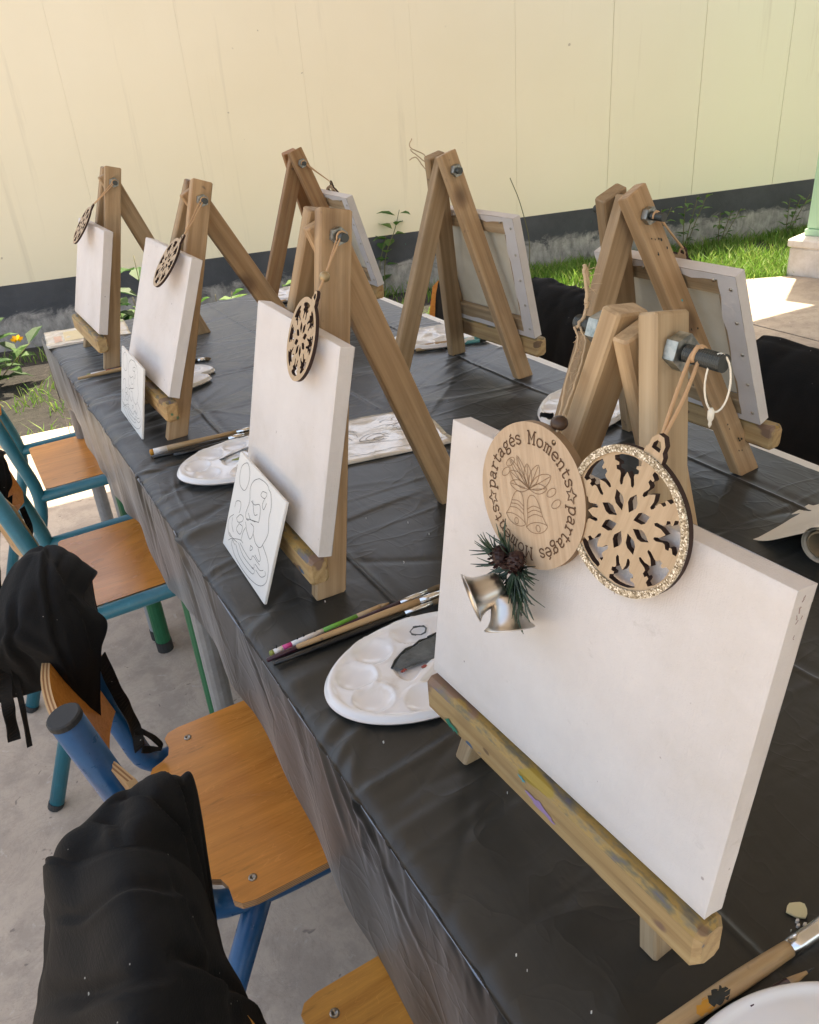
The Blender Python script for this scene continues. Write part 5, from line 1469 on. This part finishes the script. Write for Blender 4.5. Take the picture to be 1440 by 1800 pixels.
# ------------------------------------------------------------------ plastic sleeves and paper roll
def sleeve(label, cx_, cy_, w, h, rz, lines, patches=()):
    t = thing('plastic_sleeve', label, 'plastic sleeve', (cx_, cy_, T + 0.002), rz, 'glossy plastic sleeves with printed sheets')
    nx, ny = 26, 20
    vs, fs = [], []
    def hz(x, y): return 0.004 + 0.003 * noise.noise(V((x * 18, y * 18, cx_ * 9))) + 0.0015 * noise.noise(V((x * 60, y * 50, 3)))
    for j in range(ny + 1):
        for i in range(nx + 1):
            x, y = -w / 2 + w * i / nx, -h / 2 + h * j / ny
            vs.append((x + 0.003 * noise.noise(V((y * 20, cx_, 1))), y, hz(x, y)))
    W_ = nx + 1
    fs = [(j * W_ + i, j * W_ + i + 1, (j + 1) * W_ + i + 1, (j + 1) * W_ + i) for j in range(ny) for i in range(nx)]
    n0 = len(vs)
    vs += [(x, y, 0.0005) for x, y, _ in vs]
    loop = [i for i in range(nx + 1)] + [j * W_ + nx for j in range(1, ny + 1)] + [ny * W_ + i for i in range(nx - 1, -1, -1)] + [j * W_ for j in range(ny - 1, 0, -1)]
    for k in range(len(loop)):
        a, b = loop[k], loop[(k + 1) % len(loop)]
        fs.append((b, a, n0 + a, n0 + b))
    obj('sleeve', mesh('sleeve', vs, fs, M['sleeve'], True), t, WM[t.name].copy())
    rb = []
    for p in lines:
        q_ = [(a.x, a.y) for a in spline([V((x, y, 0)) for x, y in p], 4)]
        v_, f_ = ribbon([((x - 0.5) * w, (y - 0.5) * h) for x, y in q_], 0.0009)
        rb.append(([(v[0], v[1], hz(v[0], v[1]) + 0.0005) for v in v_], f_))
    if rb: obj('line_drawing', mesh('line_drawing', *join(*rb), M['ink']), t, WM[t.name].copy())
    for (x0, x1, y0, y1, mt) in patches:
        v_, f_ = [], []
        for j in range(5):
            for i in range(5):
                x, y = (x0 + (x1 - x0) * i / 4 - 0.5) * w, (y0 + (y1 - y0) * j / 4 - 0.5) * h
                v_.append((x, y, hz(x, y) + 0.0006))
        f_ = [(j * 5 + i, j * 5 + i + 1, (j + 1) * 5 + i + 1, (j + 1) * 5 + i) for j in range(4) for i in range(4)]
        obj('printed_patch', mesh('printed_patch', v_, f_, M[mt], True), t, WM[t.name].copy())
rl = []
for _ in range(20):
    x, y = random.uniform(0.2, 0.8), random.uniform(0.25, 0.8)
    rr = random.uniform(0.04, 0.12)
    rl.append([(x + rr * math.cos(a) * random.uniform(0.6, 1.1), y + rr * math.sin(a) * random.uniform(0.6, 1.1)) for a in [k * 0.8 for k in range(random.randint(4, 8))]])
rl += [[(0.05, 0.12), (0.4, 0.10), (0.7, 0.13), (0.95, 0.10)], [(0.05, 0.45), (0.3, 0.40), (0.55, 0.30), (0.9, 0.22)], [(0.62, 0.6), (0.75, 0.5), (0.95, 0.48)]]
sleeve('glossy sleeve with a line drawing between the two nearest left easels', 0.585, 1.243, 0.26, 0.185, -0.20, rl, [(0.80, 0.92, 0.76, 0.90, 'print_pink')])
sleeve('glossy sleeve with coloured print at the far corner of the table', 0.300, 2.375, 0.215, 0.165, -0.10, [[(0.1, 0.1), (0.5, 0.12), (0.9, 0.1)], [(0.1, 0.9), (0.4, 0.5), (0.5, 0.85)]], [(0.22, 0.48, 0.18, 0.82, 'print_cream'), (0.10, 0.19, 0.2, 0.6, 'print_pink'), (0.80, 0.90, 0.80, 0.96, 'print_blue'), (0.91, 0.99, 0.80, 0.96, 'print_green')])

t = thing('paper_roll', 'partly unrolled roll of pale wrapping paper at the right table edge', 'paper roll', (0.92, 0.56, T))
ax = V((0.99, 0.10, 0)).normalized()       # roll axis
ac = V((ax.y * -1, ax.x, 0))                # across: away from roll, towards the far side
o_ = V((0.846, 0.520, T + 0.030))
pts2 = []
for k in range(46):                         # spiral, then the loose sheet
    a = -2.2 * math.pi + k / 45 * (2.2 * math.pi + 2.0)
    rr = 0.021 + 0.0045 * k / 45
    pts2.append((rr * math.cos(a - 0.6), rr * math.sin(a - 0.6)))
last = pts2[-1]
for k in range(1, 16):
    u = k / 15
    pts2.append((last[0] * (1 - u) ** 2 + 0.094 * u + 0.0 , last[1] * (1 - u) ** 1.6 + (-0.0275 + 0.004 * math.sin(u * 5)) * (1 - (1 - u) ** 1.6) + 0.010 * math.sin(u * math.pi) * 0 + 0.006 * max(0, u - 0.7)))
Lr = 0.42
vs, fs = [], []
for (a, h) in pts2:
    for s_ in (0.0, 0.5, 1.0):
        vs.append(o_ + ac * a + V((0, 0, h)) + ax * Lr * s_)
for i in range(len(pts2) - 1):
    for s_ in range(2):
        fs.append((i * 3 + s_, i * 3 + s_ + 1, (i + 1) * 3 + s_ + 1, (i + 1) * 3 + s_))
part('paper_sheet', (vs, fs), M['paper'], t, smooth=True)
core = [(0.0165, 0.002), (0.0185, 0.002), (0.0185, Lr - 0.002), (0.0165, Lr - 0.002), (0.0165, 0.0025)]
vs, fs = lathe(core, 28); fs = fs[:-2]
obj('core_tube', mesh('core_tube', vs, fs, M['paper_core'], True), t, frame_z(o_, o_ + ax, (0, 0, 1)))

# ------------------------------------------------------------------ chairs
def rounded(x0, x1, y0, y1, r, n_=5):
    out = []
    for cx_, cy_, a0 in ((x1 - r, y1 - r, 0), (x0 + r, y1 - r, math.pi / 2), (x0 + r, y0 + r, math.pi), (x1 - r, y0 + r, 1.5 * math.pi)):
        out += [(cx_ + r * math.cos(a0 + math.pi / 2 * k / n_), cy_ + r * math.sin(a0 + math.pi / 2 * k / n_)) for k in range(n_ + 1)]
    return out

def chair(label, x, y, rz, pm, ply, kind, seat_z=0.43, group='school chairs with plywood seats', tr=0.019, inset=0.0):
    """local: +x towards the table, width along y (0.36), origin on the floor under the back of the seat"""
    t = thing('school_chair', label, 'chair', (x, y, 0), rz, group)
    m_ = WM[t.name]
    hw = 0.18
    def w(vf): return ([m_ @ V(v) for v in vf[0]], vf[1])
    sz = seat_z
    if kind == 'notched':
        pts = []
        r = 0.022
        out = rounded(0.0, 0.40, -hw + 0.0, hw - 0.0, 0.028)
        # cut the two rear corners for the uprights
        nb_ = 0.035
        core_ = [(0.40 - 0.03, hw), (0.045, hw)] + [(0.028, hw - 0.004), (0.020, hw - 0.014), (0.021, hw - 0.036), (0.016, hw - 0.052), (0.004, hw - 0.060), (-0.012, hw - 0.066), (-0.022, hw - 0.084)]
        core_ += [(-0.022, -hw + 0.084), (-0.012, -hw + 0.066), (0.004, -hw + 0.060), (0.016, -hw + 0.052), (0.021, -hw + 0.036), (0.020, -hw + 0.014), (0.028, -hw + 0.004), (0.045, -hw), (0.37, -hw), (0.392, -hw + 0.008), (0.40, -hw + 0.03), (0.40, hw - 0.03), (0.392, hw - 0.008)]
        seat = prism(core_[::-1], sz - 0.011, sz)
        so = part('seat', w(seat), [M[ply], M['ply_edge']], t, local=m_, fmat=[0, 0] + [1] * len(core_))
        for sy in (-1, 1):
            for sx in (0.052, 0.34):
                c_ = m_ @ V((sx, sy * (hw - 0.032), sz))
                part('screw', join(lathe_at([(0.0030, -0.001), (0.0058, 0.0), (0.0056, 0.0012), (0.0030, 0.0016), (0.0026, 0.0006)], c_, 14)), M['screw'], so, smooth=True)
        rail_y = hw - 0.026; rail_z = sz - 0.011 - tr * 0.8
        up_y = hw - 0.036 - inset
        top_x, top_z = -0.088, 0.772
    else:
        seat = prism(rounded(0.018, 0.40, -hw + 0.018, hw - 0.018, 0.012), sz - 0.012, sz - 0.002)
        k_ = len(seat[1]) - 2
        so = part('seat', w(seat), [M[ply], M['ply_edge']], t, local=m_, fmat=[0, 0] + [1] * k_)
        rail_y = hw; rail_z = sz - 0.012
        up_y = hw
        top_x, top_z = -0.078, 0.765
    rr = tr * (1.0 if kind == 'notched' else 0.88)
    for sy in (-1, 1):
        if kind == 'notched':
            path = bend([(top_x, sy * up_y, top_z), (-0.014, sy * up_y, rail_z + 0.004), (0.075, sy * rail_y, rail_z), (0.35, sy * rail_y, rail_z), (0.365, sy * rail_y, 0.03)], 0.042)
        else:
            path = bend([(top_x, sy * up_y, top_z), (0.006, sy * up_y, rail_z - 0.01), (-0.150, sy * up_y, 0.012)], 0.07)
        u = part('upright', w(tube(path, rr * 0.92, 16)), M[pm], t, smooth=True)
        d_ = (V(path[0]) - V(path[1])).normalized()
        part('end_cap', w(tube([V(path[0]) - d_ * 0.003, V(path[0]) + d_ * 0.003, V(path[0]) + d_ * 0.0045], [rr * 0.95, rr * 0.95, rr * 0.86], 20)), M['rubber'], u)
        if kind != 'notched':
            part('rail', w(tube(bend([(0.0, sy * rail_y, rail_z), (0.39, sy * rail_y, rail_z), (0.40, sy * rail_y, 0.03)], 0.045), rr * 0.9, 14)), M[pm], t, smooth=True)
            part('foot_cap', w(tube([(-0.1503, sy * up_y, 0.013), (-0.156, sy * up_y, 0.0)], rr * 0.96, 14)), M['rubber'], u)
            continue
        p0, p1 = V((0.055 if kind == 'notched' else 0.06, sy * rail_y, rail_z)), V((-0.125, sy * (hw + 0.0), 0.02))
        l = part('rear_leg', w(tube([p0, p1], rr * 0.9, 14)), M[pm], t, smooth=True)
        part('foot_cap', w(tube([p1 + (p0 - p1).normalized() * 0.002, p1 - (p0 - p1).normalized() * 0.017], rr * 1.02, 14)), M['rubber'], l)
    part('cross_bar', w(join(tube([(0.06, -rail_y, rail_z), (0.06, rail_y, rail_z)], rr * 0.6, 10), tube([(0.33, -rail_y, rail_z), (0.33, rail_y, rail_z)], rr * 0.6, 10))), M[pm], t, smooth=True)
    # curved plywood back, fixed in front of the uprights
    ny, nz = 26, 8
    z0, z1 = (0.545, 0.702)
    vs, fs = [], []
    th = 0.0105
    for face in (0, 1):
        for i in range(ny + 1):
            u = i / ny * 2 - 1
            yy = u * (hw - 0.012 - (inset + 0.03 if y < 0.5 else 0))
            bulge = 0.050 * (1 - abs(u) ** 2.2)
            for j in range(nz + 1):
                q_ = j / nz
                zz = z0 + (z1 - z0) * q_
                c_ = min(1.0, (1 - abs(u)) / 0.10)
                zz = zz - (0.02 * (1 - c_) ** 2 if q_ > 0.5 else -0.02 * (1 - c_) ** 2) * abs(q_ - 0.5) * 2
                lx = -0.012 + (top_x + 0.012) * (zz - sz) / (top_z - sz)
                vs.append((lx + rr * 0.75 + th - bulge - (th if face else 0), yy, zz))
    Wz = nz + 1
    n1 = (ny + 1) * Wz
    fmat = []
    for face in (0, 1):
        for i in range(ny):
            for j in range(nz):
                q_ = [face * n1 + i * Wz + j, face * n1 + (i + 1) * Wz + j, face * n1 + (i + 1) * Wz + j + 1, face * n1 + i * Wz + j + 1]
                fs.append(tuple(q_ if face == 0 else q_[::-1])); fmat.append(0)
    NL = 5
    def edge_strip(pairs, flip):
        for q0, q1 in pairs:
            for l in range(NL):
                o_ = len(vs)
                f0, f1 = l / NL, (l + 1) / NL
                a0, a1, b0, b1 = V(vs[q0]), V(vs[n1 + q0]), V(vs[q1]), V(vs[n1 + q1])
                vs.extend([tuple(a0.lerp(a1, f0)), tuple(b0.lerp(b1, f0)), tuple(b0.lerp(b1, f1)), tuple(a0.lerp(a1, f1))])
                fs.append((o_, o_ + 1, o_ + 2, o_ + 3) if flip else (o_ + 3, o_ + 2, o_ + 1, o_)); fmat.append(1 + l % 2)
    for j in (0, nz):
        edge_strip([(i * Wz + j, (i + 1) * Wz + j) for i in range(ny)], j > 0)
    for j in range(nz):
        for i in (0, ny):
            a, b = i * Wz + j, i * Wz + j + 1
            fs.append((a, b, n1 + b, n1 + a)); fmat.append(1)
    fmat = [3 if (m_i == 0 and k_i >= ny * nz) else m_i for k_i, m_i in enumerate(fmat)]
    part('backrest', w((vs, fs)), [M[ply], M['back_edge'], M['back_edge_dark'], M['ply_pale']], t, local=m_, fmat=fmat)
    return t
def lathe_at(prof, c, seg):
    v_, f_ = lathe(prof, seg)
    return [(a[0] + c[0], a[1] + c[1], a[2] + c[2]) for a in v_], f_

chair('amber plywood chair half hidden by the big apron at the bottom', 0.078, 0.372, 0.0, 'blue', 'ply_yellow', 'notched', inset=0.10)
chair('blue framed chair with a glossy orange plywood seat and black end caps', 0.064, 0.880, -0.01, 'blue', 'ply', 'notched')
chair('teal framed chair with orange seat pushed in beside the third easel', 0.030, 1.658, 0.0, 'teal', 'ply', 'railed')
chair('farthest teal framed chair with orange seat in front of the sunlit strip', 0.052, 2.290, 0.0, 'teal', 'ply', 'railed')
chair('chair on the right side nearest the camera, its back under a black apron', 1.30, 0.865, math.pi, 'teal', 'ply', 'notched')
chair('chair on the right side behind the near easel, orange plywood showing beside its apron', 1.30, 1.60, math.pi, 'teal', 'ply_yellow', 'notched')
chair('far right chair with its orange back showing between the easel legs', 1.31, 2.115, math.pi, 'teal', 'ply', 'notched', inset=0.07)

# ------------------------------------------------------------------ aprons
def apron(label, ctrl, nu, nv, amp, seed, straps=(), thick=0.0016, fold=None, parent=None, hem=False):
    def foldh(u, w_):
        h_ = 0.0
        for (ua, va), (ub, vb), wd_, am_ in (fold or ()):
            dx_, dy_ = ub - ua, vb - va
            L2 = math.hypot(dx_, dy_)
            al = ((u - ua) * dx_ + (w_ - va) * dy_) / L2 ** 2
            ds = ((u - ua) * -dy_ + (w_ - va) * dx_) / L2 + 0.03 * math.sin(al * 5)
            env = max(0.0, 1 - (2 * al - 1) ** 4)
            h_ += am_ * env * (math.exp(-(ds / wd_) ** 2) - 0.7 * math.exp(-((ds - wd_ * 1.3) / (wd_ * 0.8)) ** 2))
        return h_
    base = min((p for r in ctrl for p in r), key=lambda p: p[2])
    t = parent or thing('black_apron', label, 'apron', base, 0, 'black aprons hung over the chair backs')
    vs, fs, W_, H_ = grid_surface(ctrl, nu, nv)
    vs = [V(v) for v in vs]
    nr = [V((0, 0, 0)) for _ in vs]
    for f_ in fs:
        a, b, c_ = vs[f_[0]], vs[f_[1]], vs[f_[3]]
        n_ = (b - a).cross(c_ - a)
        for k in f_: nr[k] += n_
    out = []
    for k, v in enumerate(vs):
        n_ = nr[k].normalized() if nr[k].length > 0 else V((0, 0, 1))
        i, j = divmod(k, W_)
        u, w_ = j / (W_ - 1), i / (H_ - 1)
        q_ = noise.noise(V((v.x * 14 + seed, v.y * 9, v.z * 7))) * 0.8 + noise.noise(V((u * 7 + seed, w_ * 2.2, seed))) * 0.9 + (1 - abs(noise.noise(V((u * 4 + w_ * 3 + seed, w_ * 1.6 - u * 2, seed + 4))))) ** 4 * 0.9
        if hem and w_ < 0.030: q_ += 1.3
        if hem and u < 0.2 and u > 0.165: q_ += 0.8
        q_ += 0.35 * noise.noise(V((v.x * 45, v.y * 38, v.z * 40 + seed)))
        out.append(v + n_ * amp * (q_ - 0.4) + n_ * foldh(u, w_))
    # second face for thickness
    n_v = len(out)
    inner = [out[k] - (nr[k].normalized() if nr[k].length > 0 else V((0, 0, 1))) * thick for k in range(n_v)]
    allv = out + inner
    f2 = [tuple(reversed([i + n_v for i in f_])) for f_ in fs]
    rimf = []
    for i in range(H_ - 1):
        for j in (0, W_ - 1):
            a, b = i * W_ + j, (i + 1) * W_ + j
            rimf.append((a, b, b + n_v, a + n_v))
    for j in range(W_ - 1):
        for i in (0, H_ - 1):
            a, b = i * W_ + j, i * W_ + j + 1
            rimf.append((a, b, b + n_v, a + n_v))
    part('front_flap' if parent else 'cloth', (allv, fs + f2 + rimf), M['fabric'], t, smooth=True)
    for pts, wd, dirv in straps:
        P_ = spline(pts, 8)
        v2, ff = [], []
        for k, p in enumerate(P_):
            tw_ = 0.6 * math.sin(k * 0.35 + seed)
            d = (V(dirv) * math.cos(tw_) + V((0, 1, 0)) * math.sin(tw_)).normalized() * wd / 2
            tng = (P_[min(k + 1, len(P_) - 1)] - P_[max(k - 1, 0)])
            nn = tng.cross(d)
            nn = nn.normalized() * 0.0009 if nn.length > 1e-9 else V((0, 0.0009, 0))
            v2 += [p + d + nn, p - d + nn, p - d - nn, p + d - nn]
        for k in range(len(P_) - 1):
            for e_ in range(4):
                g_ = (e_ + 1) % 4
                ff.append((k * 4 + e_, k * 4 + g_, (k + 1) * 4 + g_, (k + 1) * 4 + e_))
        ff += [(0, 1, 2, 3), tuple((len(P_) - 1) * 4 + e_ for e_ in (3, 2, 1, 0))]
        part('strap', (v2, ff), M['fabric'], t)
    return t

A1 = [[(-0.035, 0.632, 0.48), (-0.023, 0.624, 0.7), (0.0, 0.628, 0.72), (0.02, 0.621, 0.73), (0.037, 0.615, 0.72), (0.047, 0.618, 0.69), (0.017, 0.598, 0.5)], [(-0.023, 0.587, 0.55), (-0.011, 0.579, 0.77), (0.012, 0.583, 0.79), (0.032, 0.576, 0.8), (0.049, 0.57, 0.79), (0.059, 0.573, 0.76), (0.029, 0.553, 0.5)], [(-0.05, 0.582, 0.545), (-0.038, 0.574, 0.765), (-0.009, 0.546, 0.8), (0.019, 0.53, 0.815), (0.04, 0.536, 0.785), (0.051, 0.557, 0.72), (0.021, 0.537, 0.5)], [(-0.076, 0.572, 0.54), (-0.064, 0.564, 0.76), (-0.029, 0.526, 0.8), (-0.001, 0.494, 0.815), (0.028, 0.504, 0.77), (0.041, 0.547, 0.66), (0.011, 0.527, 0.5)], [(-0.098, 0.565, 0.48), (-0.086, 0.557, 0.7), (-0.05, 0.478, 0.77), (-0.014, 0.441, 0.8), (0.013, 0.46, 0.74), (0.033, 0.525, 0.6), (0.003, 0.505, 0.5)]]
A1F = [[(-0.083, 0.542, 0.535), (-0.071, 0.536, 0.785), (-0.042, 0.506, 0.815), (-0.01, 0.482, 0.835), (0.015, 0.482, 0.815), (0.035, 0.499, 0.735), (0.013, 0.483, 0.635)], [(-0.09, 0.533, 0.51), (-0.078, 0.527, 0.76), (-0.045, 0.467, 0.815), (-0.012, 0.441, 0.84), (0.014, 0.441, 0.81), (0.036, 0.49, 0.7), (0.014, 0.474, 0.6)], [(-0.096, 0.514, 0.495), (-0.084, 0.508, 0.745), (-0.048, 0.439, 0.81), (-0.013, 0.407, 0.84), (0.014, 0.411, 0.795), (0.035, 0.48, 0.655), (0.013, 0.464, 0.555)], [(-0.109, 0.498, 0.47), (-0.097, 0.492, 0.72), (-0.056, 0.409, 0.8), (-0.021, 0.37, 0.83), (0.014, 0.385, 0.77), (0.045, 0.465, 0.61), (0.023, 0.449, 0.51)], [(-0.129, 0.479, 0.44), (-0.117, 0.473, 0.69), (-0.069, 0.38, 0.785), (-0.032, 0.335, 0.82), (0.009, 0.36, 0.745), (0.053, 0.436, 0.585), (0.031, 0.42, 0.485)], [(-0.154, 0.449, 0.4), (-0.142, 0.443, 0.65), (-0.085, 0.343, 0.765), (-0.042, 0.296, 0.805), (-0.001, 0.325, 0.715), (0.059, 0.4, 0.55), (0.037, 0.384, 0.45)], [(-0.164, 0.309, 0.38), (-0.152, 0.303, 0.63), (-0.095, 0.203, 0.745), (-0.052, 0.156, 0.785), (-0.011, 0.185, 0.695), (0.049, 0.26, 0.53), (0.027, 0.244, 0.43)]]
ap = apron('large black apron draped over the nearest chair back in the bottom left corner', A1, 14, 14, 0.0015, 2.3, fold=[((0.30, 0.35), (0.75, 0.62), 0.035, 0.007), ((0.55, 0.22), (0.85, 0.75), 0.03, 0.007), ((0.25, 0.5), (0.5, 0.75), 0.03, 0.004), ((0.62, 0.55), (0.78, 0.95), 0.03, 0.006)])
apron('front flap', A1F, 16, 16, 0.0014, 6.1, fold=[((0.22, 0.30), (0.72, 0.10), 0.030, 0.0035), ((0.20, 0.62), (0.55, 0.42), 0.035, 0.007), ((0.55, 0.42), (0.85, 0.50), 0.035, 0.007), ((0.30, 0.80), (0.80, 0.62), 0.04, 0.006), ((0.66, 0.05), (0.74, 0.95), 0.02, 0.004), ((0.17, 0.05), (0.18, 0.98), 0.012, 0.0035)], parent=ap, hem=True)
A2 = [[(-0.017, 1.12, 0.64), (0.007, 1.13, 0.64), (0.028, 1.12, 0.635), (0.045, 1.09, 0.62)], [(-0.022, 1.10, 0.752), (0.004, 1.11, 0.765), (0.030, 1.10, 0.758), (0.055, 1.07, 0.730)], [(-0.028, 1.075, 0.785), (0.006, 1.08, 0.792), (0.034, 1.07, 0.780), (0.062, 1.045, 0.747)], [(-0.060, 1.02, 0.772), (-0.018, 1.01, 0.790), (0.013, 1.0, 0.782), (0.034, 1.01, 0.737)], [(-0.076, 0.98, 0.755), (-0.036, 0.96, 0.772), (0.006, 0.96, 0.756), (0.052, 0.99, 0.706)], [(-0.088, 0.965, 0.722), (-0.051, 0.95, 0.742), (-0.004, 0.94, 0.722), (0.036, 0.97, 0.684)], [(-0.098, 0.98, 0.69), (-0.038, 0.955, 0.706), (-0.008, 0.945, 0.674), (0.030, 0.965, 0.667)], [(-0.102, 0.99, 0.665), (-0.032, 0.965, 0.672), (-0.010, 0.958, 0.630), (0.014, 0.972, 0.60)], [(-0.104, 0.995, 0.64), (-0.030, 0.972, 0.644), (-0.010, 0.965, 0.60), (0.006, 0.98, 0.555)]]
S2 = [([(-0.076, 0.97, 0.717), (-0.086, 0.97, 0.666), (-0.092, 0.972, 0.630), (-0.098, 0.972, 0.590)], 0.016, (1, 0.1, 0)), ([(-0.068, 0.97, 0.711), (-0.072, 0.97, 0.662), (-0.077, 0.97, 0.621), (-0.084, 0.97, 0.573)], 0.007, (1, 0.3, 0)), ([(0.033, 0.97, 0.668), (0.037, 0.98, 0.61), (0.044, 0.99, 0.557), (0.048, 1.0, 0.504), (0.045, 1.0, 0.470)], 0.017, (1, 0.2, 0.3)), ([(0.046, 1.0, 0.505), (0.058, 1.0, 0.495), (0.070, 1.008, 0.468), (0.076, 1.01, 0.447), (0.060, 1.01, 0.452), (0.048, 1.0, 0.467)], 0.011, (0.5, 0.1, 1))]
apron('black apron with dangling straps over the blue chair back', A2, 10, 14, 0.0018, 7.7, S2, fold=[((0.1, 0.25), (0.9, 0.35), 0.03, 0.005), ((0.35, 0.15), (0.75, 0.8), 0.035, 0.006), ((0.1, 0.55), (0.6, 0.6), 0.03, 0.004), ((0.6, 0.3), (0.95, 0.6), 0.03, 0.006), ((0.2, 0.4), (0.3, 0.95), 0.04, 0.006)])
A3 = [[(-0.063, 1.75, 0.704), (-0.021, 1.76, 0.701), (0.005, 1.75, 0.684)], [(-0.056, 1.7, 0.739), (-0.015, 1.7, 0.739), (0.003, 1.69, 0.705)], [(-0.07, 1.66, 0.704), (-0.025, 1.65, 0.706), (0.000, 1.66, 0.664)], [(-0.086, 1.64, 0.656), (-0.042, 1.63, 0.655), (-0.014, 1.65, 0.640)], [(-0.109, 1.62, 0.586), (-0.083, 1.61, 0.555), (-0.05, 1.64, 0.573)], [(-0.129, 1.6, 0.526), (-0.108, 1.6, 0.478), (-0.086, 1.62, 0.446)]]
S3 = [([(-0.012, 1.665, 0.63), (-0.030, 1.66, 0.575), (-0.030, 1.655, 0.535), (-0.010, 1.655, 0.520), (0.004, 1.66, 0.545), (0.002, 1.665, 0.60)], 0.012, (0.6, 0.5, 0.2))]
apron('black apron on the teal chair at the left picture edge', A3, 8, 9, 0.006, 4.1, S3)
# right-hand side aprons: sheets over the chair backs (x about 1.35), front towards the table
def right_apron(label, y0, y1, ztop, zfront, zback, seed, amp=0.010):
    cols = 6
    ctrl = []
    rows = [(1.325, zfront), (1.33, (zfront + ztop) / 2), (1.345, ztop - 0.03), (1.375, ztop), (1.405, ztop - 0.02), (1.425, (ztop + zback) / 2), (1.44, zback)]
    for x, z in rows:
        ctrl.append([(x + 0.012 * noise.noise(V((k, x * 9, seed))), y0 + (y1 - y0) * k / (cols - 1), z + 0.015 * noise.noise(V((k * 0.8, 0.3, seed)))) for k in range(cols)])
    apron(label, ctrl, 8, 8, amp, seed)
right_apron('black apron over the right chair back at the picture edge', 0.68, 1.06, 0.785, 0.600, 0.30, 12.2, 0.005)
right_apron('black apron over the right chair back behind the middle easel', 1.50, 1.80, 0.782, 0.57, 0.40, 15.9, 0.005)
right_apron('black apron glimpsed low behind the legs of the middle easel', 2.02, 2.235, 0.735, 0.55, 0.42, 18.4, 0.006)
